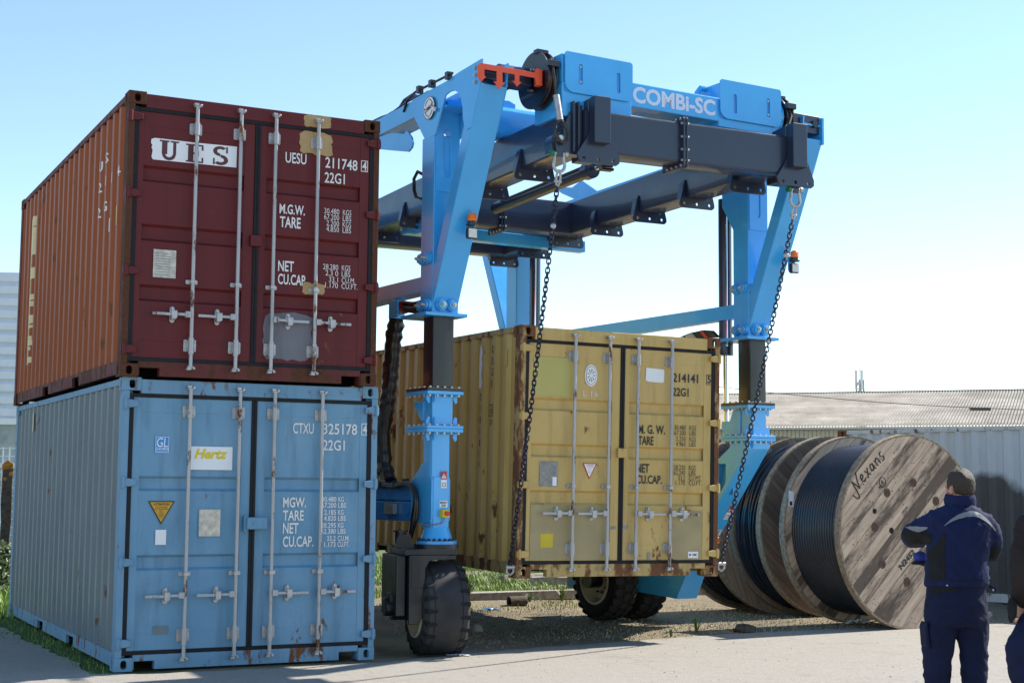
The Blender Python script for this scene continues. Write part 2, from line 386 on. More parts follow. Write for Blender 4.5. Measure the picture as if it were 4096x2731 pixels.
# ------------------------------------------------------------ containers
Wd, Ln, Ht = 2.438, 6.058, 2.591
def casting(mb, x, y, z, sx, sy, sz):
    """ISO corner casting: three plates with oval holes; sx,sy,sz = +1 when the outer face is on the + side"""
    w_, d_, h_, t = .162, .178, .118, .026
    X = (x-w_, x) if sx > 0 else (x, x+w_); Y = (y-d_, y) if sy > 0 else (y, y+d_); Z = (z-h_, z) if sz > 0 else (z, z+h_)
    a = (Y[1]-t, Y[1]) if sy > 0 else (Y[0], Y[0]+t)
    mb.prism([(X[0], Z[0]), (X[1], Z[0]), (X[1], Z[1]), (X[0], Z[1])], 'y', *a, holes=[stad((X[0]+X[1])/2, (Z[0]+Z[1])/2, .052, .079)])
    a2 = (X[1]-t, X[1]) if sx > 0 else (X[0], X[0]+t)
    Yb = (Y[0], a[0]) if sy > 0 else (a[1], Y[1])
    mb.prism([(Yb[0], Z[0]), (Yb[1], Z[0]), (Yb[1], Z[1]), (Yb[0], Z[1])], 'x', *a2, holes=[stad((Yb[0]+Yb[1])/2, (Z[0]+Z[1])/2, .045, .079)])
    Xb = (X[0], a2[0]) if sx > 0 else (a2[1], X[1])
    zz = (Z[1]-t, Z[1]) if sz > 0 else (Z[0], Z[0]+t)
    mb.box(*Xb, *Yb, *zz)
    if sx > 0: mb.box(X[0], X[0]+.012, *Yb, *((Z[0], Z[1]-t) if sz > 0 else (Z[0]+t, Z[1])))
    else: mb.box(X[1]-.012, X[1], *Yb, *((Z[0], Z[1]-t) if sz > 0 else (Z[0]+t, Z[1])))
PITCH = .278
def corr(v):
    """inset of a corrugated side at length v (0 = outer flat)"""
    t = ((v-.10) % PITCH)
    if t < .082: return 0
    if t < .122: return .040*(t-.082)/.040
    if t < .238: return .040
    return .040*(1-(t-.238)/.040)
def corr_breaks(a, b):
    o = [a]; k = math.floor((a-.10)/PITCH)
    while True:
        for q in (0, .082, .122, .238):
            v = .10+k*PITCH+q
            if v >= b: return o+[b]
            if v > a+1e-4: o.append(v)
        k += 1
def container(name, loc, wv, lv, mats, rods, doorspec, label, detail=True):
    w_ = Vector(wv).normalized(); l_ = Vector(lv); l_ = (l_-w_*l_.dot(w_)).normalized(); z_ = w_.cross(l_)
    root = empty(name, label=label, cat='shipping container')
    root.matrix_world = Matrix(((w_.x, l_.x, z_.x, loc[0]), (w_.y, l_.y, z_.y, loc[1]), (w_.z, l_.z, z_.z, loc[2]), (0, 0, 0, 1)))
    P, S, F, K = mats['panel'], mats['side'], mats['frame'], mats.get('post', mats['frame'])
    for x, sx in ((0, -1), (Wd, 1)):
        for y, sy in ((0, -1), (Ln, 1)):
            for z, sz in ((0, -1), (Ht, 1)):
                m = MB(); casting(m, x, y, z, sx, sy, sz); m.build('corner_casting', K, root, .004)
    # posts, with the face that carries the door stepped back
    for x0, x1 in ((.004, .062), (Wd-.062, Wd-.004)):
        MB().box(x0, x1, .004, .06, .118, Ht-.118).build('corner_post', K, root, .004)
        a, b = (.004, .10) if x0 < 1 else (Wd-.10, Wd-.004)
        MB().box(a, b, .06, .15, .118, Ht-.118).build('corner_post', K, root, .004)
        MB().box(a, b, Ln-.12, Ln-.004, .118, Ht-.118).build('corner_post', F, root, .004)
    m = MB(); m.box(.162, Wd-.162, .006, .10, 2.448, 2.575); m.build('door_header', mats.get('head', F), root, .006)
    m = MB(); zb = .012
    m.prism([(.162, .142), (.162, zb), (.172, zb), (.172, .086), (.352, .086), (.352, zb), (2.086, zb), (2.086, .086), (2.268, .086), (2.268, zb), (2.276, zb), (2.276, .142)], 'y', .008, .09)
    m.build('door_sill', F, root, .004)
    for x0, x1 in ((.006, .066), (Wd-.066, Wd-.006)):
        m = MB(); m.box(x0, x1, .178, Ln-.178, 2.523, 2.583); m.build('top_rail', F, root, .006)
        m = MB(); ys = .178; o = [(ys, .155), (ys, .03)]
        for q in (1.98, 3.72): o += [(q, .03), (q, .12), (q+.36, .12), (q+.36, .03)]
        o += [(Ln-.178, .03), (Ln-.178, .155)]
        m.prism(o, 'x', x0+.012, x1-.02); m.build('bottom_rail', F, root)
    MB().box(.07, Wd-.07, .12, Ln-.1, .10, .14).build('floor', 'under', root)
    m = MB()
    for k in range(13): m.box(.07, Wd-.07, .5+k*.42, .55+k*.42, .035, .10)
    m.build('cross_member', 'under', root)
    m = MB(); br = corr_breaks(.12, Ln-.12)
    for a, b in zip(br, br[1:]): m.quad((.06, a, 2.568-corr(a)*.6), (Wd-.06, a, 2.568-corr(a)*.6), (Wd-.06, b, 2.568-corr(b)*.6), (.06, b, 2.568-corr(b)*.6))
    m.build('roof_panel', S, root, smooth=0)
    # corrugated sides and rear
    for side in (0, 1):
        m = MB(); br = corr_breaks(.15, Ln-.12); A = []; B = []
        for v in br:
            x = .014+corr(v) if side == 0 else Wd-.014-corr(v)
            A.append(m.v((x, v, .15))); B.append(m.v((x, v, 2.53)))
        for i in range(len(br)-1): m.f([A[i], A[i+1], B[i+1], B[i]])
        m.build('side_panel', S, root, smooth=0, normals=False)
    m = MB(); br = corr_breaks(.10, Wd-.10)
    A = [m.v((x, Ln-.03-corr(x), .13)) for x in br]; B = [m.v((x, Ln-.03-corr(x), 2.54)) for x in br]
    for i in range(len(br)-1): m.f([A[i], A[i+1], B[i+1], B[i]])
    m.build('rear_panel', S, root, smooth=0)
    if not detail: 
        MB().box(.09, Wd-.09, .04, .07, .142, 2.448).build('door', P, root); return root, None, None
    # doors
    doors = []
    for side, (ua, ub) in enumerate(((.102, 1.190), (1.240, 2.336))):
        pu0, pu1 = doorspec['recess'][side]; z0, z1 = .176, 2.414
        m = MB(); F0 = .020
        m.box(ua, pu0, F0, .06, z0, z1); m.box(pu1, ub, F0, .06, z0, z1)
        zt, zbm = doorspec.get('seam', (2.28, .33))
        m.box(pu0, pu1, F0+.0015, .06, zt, z1); m.box(pu0, pu1, F0+.0015, .06, z0, zbm)
        prof = [(zbm, F0+.004)]
        for lo, hi in sorted(doorspec['bands']): prof += [(lo, F0+.004), (lo+.022, F0+.040), (hi-.022, F0+.040), (hi, F0+.004)]
        prof += [(zt, F0+.004)]
        A = [m.v((pu0, y, z)) for z, y in prof]; B = [m.v((pu1, y, z)) for z, y in prof]
        for i in range(len(prof)-1): m.f([A[i], B[i], B[i+1], A[i+1]])
        for (lo, hi) in doorspec['bands']:
            for uu in (pu0, pu1): m.f([m.v((uu, F0+.003, lo)), m.v((uu, F0+.04, lo+.022)), m.v((uu, F0+.04, hi-.022)), m.v((uu, F0+.003, hi))])
        dr = m.build('door', P, root, .003, smooth=0); doors.append(dr)
        # gasket ring
        g0, g1 = (.062, 1.197) if side == 0 else (1.235, 2.376)
        m = MB()
        if side == 0:
            m.box(.062, .102, .010, .05, .140, 2.448); m.box(.102, 1.214, .010, .05, 2.414, 2.448); m.box(.102, 1.214, .010, .05, .140, .176); m.box(1.190, 1.214, .008, .05, .176, 2.414)
        else:
            m.box(2.336, 2.376, .010, .05, .140, 2.448); m.box(1.2145, 2.336, .010, .05, 2.414, 2.448); m.box(1.2145, 2.336, .010, .05, .140, .176); m.box(1.2145, 1.240, .004, .05, .176, 2.414)
        m.build('door_gasket', 'gasket', dr, .003)
        for hz in (.245, .95, 1.654, 2.355):
            m = MB(); T = (lambda u: u) if side == 0 else (lambda u: Wd-u)
            a = [(T(-.004), hz-.032), (T(.075), hz-.036), (T(.135), hz-.024), (T(.135), hz+.024), (T(.075), hz+.036), (T(-.004), hz+.032)]
            m.prism(a, 'y', -.018, .0195); m.cyl((T(.022), -.02, hz-.05), (T(.022), -.02, hz+.05), .017, 10)
            m.build('hinge', mats.get('hinge', F), dr, .004)
        for rx in rods[side*2:side*2+2]:
            m = MB(); zc = doorspec['cam']
            m.cyl((rx, -.036, zc[0]), (rx, -.036, zc[1]), .0175, 14)
            m.cyl((rx, -.036, .22), (rx, -.036, .37), .025, 14); m.cyl((rx, -.036, 2.235), (rx, -.036, 2.35), .025, 14)
            m.build('locking_rod', 'galvdirty', dr, smooth=50)
            for zc_, h in ((2.297, .105), (.30, .11)):
                m = MB(); m.prism(rrect(rx-.058, rx+.058, zc_-h/2, zc_+h/2, .012), 'y', .010, .0185)
                m.box(rx-.026, rx+.026, -.020, .012, zc_-h/2+.006, zc_+h/2-.006)
                for bx in (-.044, .044):
                    for bz in (-.033, .033): m.cyl((rx+bx, .011, zc_+bz), (rx+bx, .003, zc_+bz), .009, 8)
                m.build('rod_bracket', 'galv', dr, .002)
            zg = doorspec['guide']; m = MB()
            m.prism(rrect(rx-.055, rx+.055, zg-.02, zg+.02, .01), 'y', .008, .0185); m.box(rx-.022, rx+.022, -.058, .010, zg-.016, zg+.016)
            m.build('rod_guide', 'galv', dr, .002)
            for zz, sg in ((zc[1], 1), (zc[0], -1)):
                m = MB(); m.box(rx-.030, rx+.030, -.052, -.012, zz-.006, zz+.006); m.box(rx-.024, rx+.006, -.058, -.005, zz+sg*.006, zz+sg*.030)
                m.cyl((rx+.028, -.055, zz+sg*.012), (rx+.028, .004, zz+sg*.012), .014, 8); m.cyl((rx-.024, -.055, zz+sg*.02), (rx-.024, .004, zz+sg*.02), .013, 8)
                m.build('cam_lock', 'galv' if doorspec.get('camclean', 1) else 'galvdirty', dr, .003)
            hz = doorspec['handle']; sg = -1 if side == 0 else 1
            m = MB(); m.box(min(rx+sg*.01, rx+sg*.062), max(rx+sg*.01, rx+sg*.062), -.062, -.012, hz-.028, hz+.028)
            pts = [(rx+sg*.05, -.045, hz), (rx+sg*.14, -.050, hz-.004), (rx+sg*.24, -.052, hz-.008), (rx+sg*.36, -.048, hz-.002)]
            for a, b in zip(pts, pts[1:]):
                x_0, x_1 = sorted((a[0], b[0])); m.box(x_0, x_1, -.056, -.042, (a[2]+b[2])/2-.013, (a[2]+b[2])/2+.013)
            m.build('door_handle', 'galvdirty', dr, .003)
            m = MB(); hx = rx+sg*.17
            m.prism(stad(hx, hz-.004, .045, .15), 'y', .006, .0185); m.box(hx-.02, hx+.02, -.064, .006, hz-.05, hz-.026); m.cyl((hx, -.012, hz+.05), (hx, .006, hz+.05), .016, 10)
            m.box(hx-.02, hx+.03, -.066, -.058, hz-.04, hz+.03)
            m.build('handle_catch', 'galv', dr, .003)
        if side == 0 or doorspec.get('bandright', 0): pass
    return root, doors[0], doors[1]
def front(y): return lambda a, b: (a, y, b)
FP = .0165     # lettering sits ~2 mm in front of the door skin (skin at .024)
def letter(door, mat, items, y=FP, name='lettering', **k):
    m = MB()
    for it in items:
        t, a0, a1, b0, b1 = it[:5]
        text(m, t, a0, a1, b0, b1, front(y), **(it[5] if len(it) > 5 else k))
    return m.build(name, mat, door, smooth=0)
def boxline(m, a0, a1, b0, b1, t=.007, y=FP):
    for q in ((a0, a1, b0, b0+t), (a0, a1, b1-t, b1), (a0, a0+t, b0+t, b1-t), (a1-t, a1, b0+t, b1-t)): m.quad((q[0], y, q[2]), (q[1], y, q[2]), (q[1], y, q[3]), (q[0], y, q[3]))
def patch(door, name, mat, poly, y=FP+.001, th=.0015):
    m = MB(); m.prism(poly, 'y', y-th, y); return m.build(name, mat, door, smooth=0)
def blotch(x0, x1, z0, z1, am=.02, n=28):
    o = []
    cx_, cz_ = (x0+x1)/2, (z0+z1)/2
    for k in range(n):
        t = 2*math.pi*k/n; c_, s_ = math.cos(t), math.sin(t); q = max(abs(c_), abs(s_))**.95
        o.append((cx_+c_/q*(x1-x0)/2+random.uniform(-am, am), cz_+s_/q*(z1-z0)/2+random.uniform(-am, am)))
    return o
S27 = R(27.0)
wv = (math.cos(S27), math.sin(S27), 0); lv = (-math.sin(S27), math.cos(S27), 0)
# --- blue, on the ground
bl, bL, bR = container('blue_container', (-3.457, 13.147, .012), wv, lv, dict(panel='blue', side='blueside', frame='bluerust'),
    (.600, 1.062, 1.394, 1.861), dict(recess=((.172, 1.10), (1.328, 2.262)), bands=((.875, 1.012), (1.578, 1.712)), cam=(.105, 2.50), guide=.84, handle=.655),
    'blue twenty foot container standing on the yard, underneath the red one')
def numbers(d, mat, left, right, **k): letter(d, mat, left+right, **k)
m = MB()
for t, a0, a1, b0, b1 in (('CTXU', 1.592, 1.795, 2.122, 2.222), ('325178', 1.886, 2.232, 2.121, 2.224), ('4', 2.290, 2.334, 2.132, 2.222), ('22G1', 1.889, 2.109, 1.970, 2.068)): text(m, t, a0, a1, b0, b1, front(FP))
boxline(m, 2.276, 2.347, 2.120, 2.234)
m.build('lettering', 'white', bR, smooth=0)
m = MB()
for t, a0, a1, b0, b1 in (('MGW.', 1.509, 1.735, 1.433, 1.527), ('TARE', 1.511, 1.715, 1.312, 1.407), ('NET', 1.514, 1.665, 1.192, 1.290), ('CU.CAP.', 1.516, 1.815, 1.068, 1.168)): text(m, t, a0, a1, b0, b1, front(FP), bold=.02)
zz = 1.534
for i, (t, a0, a1, un) in enumerate((('30.480', 1.889, 2.035, 'KG'), ('67.200', 1.889, 2.035, 'LBS'), ('2.185', 1.915, 2.035, 'KG'), ('4.820', 1.915, 2.035, 'LBS'), ('28.295', 1.889, 2.035, 'KG'), ('62.380', 1.889, 2.035, 'LBS'), ('33.2', 1.948, 2.035, 'CU.M.'), ('1.173', 1.923, 2.035, 'CU.FT.'))):
    z1 = zz-(i//2)*.122-(i % 2)*.056
    text(m, t, a0, a1, z1-.048, z1, front(FP)); text(m, un, 2.055, 2.055+(.055 if un == 'KG' else .078 if un == 'LBS' else .118), z1-.048, z1, front(FP))
m.build('weight_table', 'white', bR, smooth=0)
st = patch(bL, 'certificate_sticker', 'cyan', rrect(.302, .432, 1.917, 2.070, .012))
m = MB(); q = FP-.002
boxline(m, .307, .427, 1.922, 2.065, .004, q); text(m, 'GL', .318, .416, 1.972, 2.055, front(q), bold=.0, shear=.1); text(m, 'Certified', .316, .42, 1.948, 1.968, front(q), bold=.02); text(m, 'Germanischer Lloyd', .316, .42, 1.932, 1.940, front(q))
m.build('sticker_print', 'sign', bL, smooth=0)
patch(bL, 'rental_sign', 'sign', rrect(.615, 1.015, 1.773, 1.984, .008), FP-.001, .003)
letter(bL, 'signyel', [('Hertz', .660, .972, 1.872, 1.964, dict(bold=.045, shear=.28))], FP-.0055, 'sign_print')
patch(bL, 'warning_triangle', 'ink', [(.256, 1.490), (.377, 1.282), (.496, 1.490)])
patch(bL, 'warning_triangle', 'amber', [(.272, 1.481), (.377, 1.300), (.480, 1.481)], FP-.001)
letter(bL, 'ink', [('ATTENTION', .305, .447, 1.452, 1.472, dict(bold=.03)), ('THIS CONTAINER', .322, .430, 1.432, 1.442), ('MUST BE REPAIRED', .316, .436, 1.415, 1.425), ('ONLY', .358, .394, 1.399, 1.408), ('WITH', .358, .394, 1.382, 1.391), ('CORTEN', .350, .404, 1.364, 1.374), ('STEEL', .358, .396, 1.346, 1.356)], FP-.0035, 'triangle_print')
patch(bL, 'blank_label', 'sign', [(.330, 1.102), (.427, 1.102), (.427, 1.235), (.330, 1.235)])
patch(bL, 'data_plate', 'blue', rrect(.714, .925, 1.166, 1.422, .006)); patch(bL, 'data_plate', 'plate', rrect(.722, .917, 1.174, 1.414, .004), FP-.001)
patch(bL, 'patch_plate', 'blueside', rrect(.336, .471, .312, .385, .004))
m = MB(); m.box(1.150, 1.343, -.055, .0195, 1.235, 1.345); m.box(1.126, 1.165, -.03, .0195, 1.215, 1.36); m.build('lock_box', 'blue', bR, .008)
m = MB(); m.quad((.012, 4.80, 2.24), (.012, 4.87, 2.24), (.012, 4.87, 2.46), (.012, 4.80, 2.46)); m.build('side_sticker', 'cream', bl, smooth=0)
# --- red, on top of the blue one
rd, rL, rR = container('red_container', (-3.474, 13.078, 2.603), wv, lv, dict(panel='red', side='redside', frame='redrust', post='redpost', head='red', hinge='red'),
    (.621, 1.036, 1.373, 1.793), dict(recess=((.155, 1.09), (1.306, 2.242)), bands=((.685, .835), (1.232, 1.385), (1.772, 1.922)), cam=(.105, 2.50), guide=.88, handle=.578),
    'dark red twenty foot container stacked on top of the blue one')
patch(rL, 'name_band', 'sign', [(.222, 2.00), (.235, 1.978), (.60, 1.981), (1.012, 1.984), (1.014, 2.182), (.6, 2.176), (.25, 2.178), (.218, 2.166), (.213, 2.13), (.228, 2.11), (.22, 2.09), (.231, 2.06)], FP+.001)
def serif(m, ch, x0, x1, z0, z1, y):
    """slab serif capitals made of bars"""
    W_, H_ = x1-x0, z1-z0; T = lambda a, b: (x0+a*W_, y, z0+b*H_)
    def bar(a0, a1, b0, b1): m.quad(T(a0, b0), T(a1, b0), T(a1, b1), T(a0, b1))
    def arc(cx_, cz_, rx, rz, t, a0, a1, n=12, tz=None):
        tz = tz or t
        for k in range(n):
            p, q = R(a0+(a1-a0)*k/n), R(a0+(a1-a0)*(k+1)/n)
            m.quad(T(cx_+rx*math.cos(p), cz_+rz*math.sin(p)), T(cx_+rx*math.cos(q), cz_+rz*math.sin(q)), T(cx_+(rx-t)*math.cos(q), cz_+(rz-tz)*math.sin(q)), T(cx_+(rx-t)*math.cos(p), cz_+(rz-tz)*math.sin(p)))
    if ch == 'U':
        bar(.12, .40, .30, .92); bar(.70, .86, .30, .92); bar(.0, .5, .92, 1); bar(.56, 1, .92, 1); arc(.49, .30, .35, .30, .17, 180, 360, 14, .16)
    if ch == 'E':
        bar(.12, .43, .08, .92); bar(0, 1, .0, .08); bar(0, 1, .92, 1); bar(.38, .72, .46, .55); bar(.90, 1, .08, .30); bar(.90, 1, .70, .92); bar(.66, .74, .36, .65)
    if ch == 'S':
        arc(.48, .74, .46, .27, .25, 40, 270, 14, .15); arc(.50, .275, .48, .285, .26, -140, 90, 14, .16); bar(.84, .95, .66, 1); bar(.03, .14, 0, .34)
m = MB()
serif(m, 'U', .293, .470, 1.984, 2.166, FP-.002); serif(m, 'E', .535, .698, 1.990, 2.158, FP-.002); serif(m, 'S', .785, .935, 1.992, 2.166, FP-.002)
m.build('band_letters', 'maroon', rL, smooth=0)
m = MB()
for t, a0, a1, b0, b1 in (('UESU', 1.486, 1.694, 2.083, 2.187), ('211748', 1.884, 2.212, 2.076, 2.180), ('4', 2.262, 2.308, 2.087, 2.178), ('22G1', 1.880, 2.085, 1.931, 2.034)): text(m, t, a0, a1, b0, b1, front(FP))
boxline(m, 2.249, 2.320, 2.077, 2.187); m.build('lettering', 'white', rR, smooth=0)
def table(d, mat, y, words, rows, x0, x1, xu, hgt, br=False):
    m = MB()
    for t, a0, a1, b0, b1 in words: text(m, t, a0, a1, b0, b1, front(y), bold=.02)
    for t, un, z1, sc in rows:
        text(m, t, x1-(x1-x0)*sc, x1, z1-hgt, z1, front(y), bold=-.004); text(m, un, xu, xu+.026*len(un)+.008, z1-hgt, z1, front(y), bold=-.004)
    return m.build('weight_table', mat, d, smooth=0)
table(rR, 'white', FP, [('M.G.W.', 1.439, 1.690, 1.592, 1.686), ('TARE', 1.445, 1.650, 1.463, 1.567), ('NET', 1.438, 1.592, 1.046, 1.146), ('CU.CAP', 1.439, 1.708, .922, 1.022)],
    [('30.480', 'KGS', 1.685, 1), ('67.200', 'LBS', 1.628, 1), ('2.200', 'KGS', 1.569, .84), ('4.850', 'LBS', 1.513, .84), ('28.280', 'KGS', 1.147, 1), ('2.3 0', 'LBS', 1.089, .84), ('33.1', 'CU.M.', 1.029, .6), ('1.170', 'CU.FT.', .972, .84)], 1.883, 2.035, 2.072, .052)
patch(rL, 'data_plate', 'plate', rrect(.268, .475, .905, 1.160, .005))
m = MB()
for k in range(9): m.quad((.29, FP-.002, .93+k*.024), (.29+random.uniform(.08, .16), FP-.002, .93+k*.024), (.29+.14, FP-.002, .936+k*.024), (.29, FP-.002, .936+k*.024))
m.build('plate_print', 'plategrey', rL, smooth=0)
patch(rR, 'primer_patch', 'beige', blotch(1.63, 1.95, 2.19, 2.41, .014), FP+.002); patch(rR, 'primer_patch', 'beige', blotch(1.685, 1.905, .845, .955, .008), FP+.002)
patch(rd, 'primer_patch', 'beige', blotch(1.66, 1.93, 2.452, 2.57, .006), .0055)
patch(rR, 'overpaint_patch', 'greypatch', blotch(1.312, 1.785, .21, .655, .012), FP+.002)
m = MB(); m.box(1.156, 1.268, -.02, .0195, 1.258, 1.360); m.build('lock_box', 'red', rR, .006)
CB = [b for b in corr_breaks(0, Ln)]
def sidetext(m, txt, v0, v1, z0, z1, rot=False, **k):
    """lettering painted over the corrugations of the left side (reads from outside: v decreasing is to the right)"""
    t = MB()
    if rot: text(t, txt, 0, 1, 0, 1, lambda a, b: (0, v1+(v0-v1)*(1-b), z1-(z1-z0)*a), **k)
    else: text(t, txt, 0, 1, 0, 1, lambda a, b: (0, v1-(v1-v0)*a, z0+(z1-z0)*b), **k)
    sidewrap(m, t, min(v0, v1), max(v0, v1))
def sidewrap(m, t, lo, hi):
    """cut a flat decal at the corrugation folds and lay it on the sheet"""
    for br in CB:
        if lo < br < hi:
            bmesh.ops.bisect_plane(t.bm, geom=t.bm.verts[:]+t.bm.edges[:]+t.bm.faces[:], plane_co=(0, br, 0), plane_no=(0, 1, 0))
    mp = {v: m.v((.011+corr(v.co.y), v.co.y, v.co.z)) for v in t.bm.verts}
    for f in t.bm.faces: m.f([mp[v] for v in f.verts])
    t.bm.free()
m = MB(); t = MB(); ZC = lambda y: 2.25-(y-75)*.0024
for y0, y1, va, vb in ((75, 820, 5.36, 5.19), (75, 130, 5.19, 4.93), (130, 240, 5.19, 5.07), (240, 276, 5.19, 4.98), (335, 398, 5.19, 5.0), (470, 505, 5.19, 5.0), (505, 532, 5.19, 5.06), (575, 625, 5.19, 5.02), (625, 645, 5.19, 4.97), (680, 700, 5.19, 5.08), (700, 735, 5.19, 5.02), (735, 752, 5.19, 5.09), (785, 822, 5.19, 5.02)):
    t.quad((0, va, ZC(y1)), (0, vb, ZC(y1)+(.03 if vb < 5.03 else 0)), (0, vb, ZC(y0)), (0, va, ZC(y0)))
sidewrap(m, t, 4.9, 5.4); m.build('worn_side_lettering', 'cream', rd, smooth=0)
m = MB(); m.quad((.011, .40, 1.42), (.011, .445, 1.42), (.011, .445, 1.60), (.011, .40, 1.60)); m.build('side_sticker', 'amber', rd, smooth=0)
m = MB()
for t, v, z in (('U', 1.23, 2.115), ('S', .955, 2.15), ('2', 1.23, 1.91), ('1', .955, 1.93), ('2', 1.23, 1.66), ('G', .955, 1.68), ('4', .40, 1.92), ('1', .68, 1.91)): sidetext(m, t, v-(.010 if t == '1' else .035), v+(.010 if t == '1' else .035), z-.05, z+.05)
m.quad((.011, .70, 1.40), (.011, .74, 1.40), (.011, .74, 1.53), (.011, .70, 1.53)); m.build('side_numbers', 'white', rd, smooth=0)
# --- yellow, hanging
AY = .448085987
wy = (math.cos(AY), math.sin(AY), -.0091); ly = (-math.sin(AY), math.cos(AY), .01645)
yl, yL, yR = container('yellow_container', (.0598, 15.1699, .7249), wy, ly, dict(panel='yellow', side='yelside', frame='yelrust', head='yellow', hinge='yellow', post='postrust'),
    (.617, 1.030, 1.377, 1.797), dict(recess=((.150, 1.09), (1.306, 2.242)), bands=((.748, .898), (1.236, 1.378), (1.716, 1.850)), cam=(.10, 2.50), guide=.945, handle=.668),
    'rusty yellow twenty foot container hanging in the straddle carrier')
m = MB()
for t, a0, a1, b0, b1 in (('214141', 1.841, 2.164, 2.084, 2.180), ('5', 2.283, 2.330, 2.090, 2.172), ('22G1', 1.841, 2.043, 1.932, 2.024)): text(m, t, a0, a1, b0, b1, front(FP), bold=.02)
boxline(m, 2.269, 2.344, 2.073, 2.186); m.build('lettering', 'ink', yR, smooth=0)
table(yR, 'ink', FP, [('M. G. W.', 1.420, 1.750, 1.514, 1.610), ('TARE', 1.420, 1.610, 1.395, 1.489), ('NET', 1.405, 1.560, 1.100, 1.194), ('CU.CAP.', 1.405, 1.720, .983, 1.074)],
    [('30.480', 'KGS', 1.620, 1), ('67.200', 'LBS', 1.562, 1), ('2.250', 'KGS', 1.500, .84), ('4.960', 'LBS', 1.443, .84), ('28.230', 'KGS', 1.190, 1), ('62.240', 'LBS', 1.135, 1), ('33.2', 'CU.MT.', 1.080, .62), ('1.170', 'CU.FT.', 1.026, .82)], 1.870, 2.012, 2.060, .050)
m = MB()
for z in (1.565, 1.45, 1.135, 1.02): m.quad((1.842, FP, z), (1.848, FP, z), (1.848, FP, z+.085), (1.842, FP, z+.085))
m.build('table_braces', 'ink', yR, smooth=0)
def oval(x, z, a, b, n=28): return [(x+a*math.cos(2*math.pi*k/n), z+b*math.sin(2*math.pi*k/n)) for k in range(n)]
patch(yL, 'approval_oval', 'sign', oval(.832, 2.105, .075, .115))
patch(yL, 'approval_oval', 'plategrey', oval(.832, 2.105, .062, .100), FP-.001); patch(yL, 'approval_oval', 'sign', oval(.832, 2.105, .056, .093), FP-.003)
m = MB()
for k in range(9):
    a = k*40; c_, s_ = math.cos(R(a)), math.sin(R(a)); q = FP-.006
    m.quad((.832+.012*c_, q, 2.105+.015*s_), (.832+.042*c_-.008*s_, q, 2.105+.066*s_+.008*c_), (.832+.046*c_, q, 2.105+.072*s_), (.832+.042*c_+.008*s_, q, 2.105+.066*s_-.008*c_))
m.build('oval_emblem', 'plategrey', yL, smooth=0)
letter(yL, 'white', [('L 16', .745, .918, 1.885, 1.940)], FP, 'chalk_mark', bold=-.01)
patch(yR, 'label_remnant', 'sign', [(1.497, 2.085), (1.53, 2.072), (1.70, 2.068), (1.727, 2.078), (1.730, 2.20), (1.72, 2.212), (1.505, 2.222)])
patch(yL, 'overpaint_patch', 'paleyel', [(.155, 1.866), (.60, 1.866), (.60, 2.272), (.155, 2.272)], FP+.0022)
patch(yL, 'overpaint_patch', 'dullyel', [(.155, .19), (1.085, .19), (1.085, .745), (.155, .745)], FP+.0015)
patch(yR, 'overpaint_patch', 'dullyel', [(1.82, .19), (2.235, .19), (2.235, .70), (1.82, .70)], FP+.0015)
patch(yL, 'paint_square', 'lemon', [(.275, .312), (.420, .312), (.420, .453), (.275, .453)], FP-.001)
patch(yL, 'data_plate', 'plategrey', rrect(.251, .461, .937, 1.193, .005)); patch(yL, 'bar_label', 'sign', [(.40, .945), (.448, .945), (.448, 1.035), (.40, 1.035)], FP-.002)
patch(yL, 'warning_triangle', 'redprint', [(.752, 1.186), (.832, 1.020), (.922, 1.186)]); patch(yL, 'warning_triangle', 'sign', [(.768, 1.177), (.833, 1.040), (.906, 1.177)], FP-.001)
letter(yL, 'redprint', [('ATTENTION', .79, .885, 1.158, 1.170), ('THIS CONTAINER', .80, .872, 1.143, 1.151), ('BCC', .82, .85, 1.118, 1.128), ('STEEL', .822, .848, 1.09, 1.1)], FP-.0035, 'triangle_print')
patch(yR, 'maker_label', 'sign', rrect(2.060, 2.188, .197, .265, .004), FP-.001); letter(yR, 'ink', [('CIMC', 2.108, 2.178, .218, .246, dict(bold=.02)), ('o', 2.072, 2.096, .220, .244, dict(bold=.08))], FP-.0035, 'label_print')
m = MB(); m.box(1.156, 1.268, -.02, .0195, 1.252, 1.352); m.build('lock_box', 'yellow', yR, .006)
patch(yL, 'tape_remnant', 'plategrey', [(1.10, .50), (1.16, .502), (1.16, .535), (1.10, .53)]); patch(yR, 'tape_remnant', 'plategrey', [(1.245, .50), (1.31, .51), (1.31, .545), (1.245, .54)]); patch(yR, 'tape_remnant', 'plategrey', [(1.55, .17), (1.59, .17), (1.59, .26), (1.55, .26)], FP)
m = MB()
for i, ch in enumerate('22G1'): sidetext(m, ch, .732-(.01 if ch == '1' else .033), .732+(.01 if ch == '1' else .033), 2.345-i*.125, 2.425-i*.125)
for i, ch in enumerate('214141'): sidetext(m, ch, 1.018-(.01 if ch == '1' else .033), 1.018+(.01 if ch == '1' else .033), 1.84-i*.125, 1.92-i*.125)
sidetext(m, '5', .99, 1.045, 1.125, 1.19); sidetext(m, 'ic', .70, .765, 1.69, 1.76); [m.quad(*q_) for q_ in (((.0105, .69, 1.66), (.0105, .70, 1.66), (.0105, .70, 1.79), (.0105, .69, 1.79)), ((.0105, .77, 1.66), (.0105, .78, 1.66), (.0105, .78, 1.79), (.0105, .77, 1.79)), ((.0105, .70, 1.78), (.0105, .77, 1.78), (.0105, .77, 1.79), (.0105, .70, 1.79)), ((.0105, .70, 1.66), (.0105, .77, 1.66), (.0105, .77, 1.67), (.0105, .70, 1.67)))]; sidetext(m, '87', .70, .765, 1.56, 1.63); m.build('side_numbers', 'ink', yl, smooth=0)
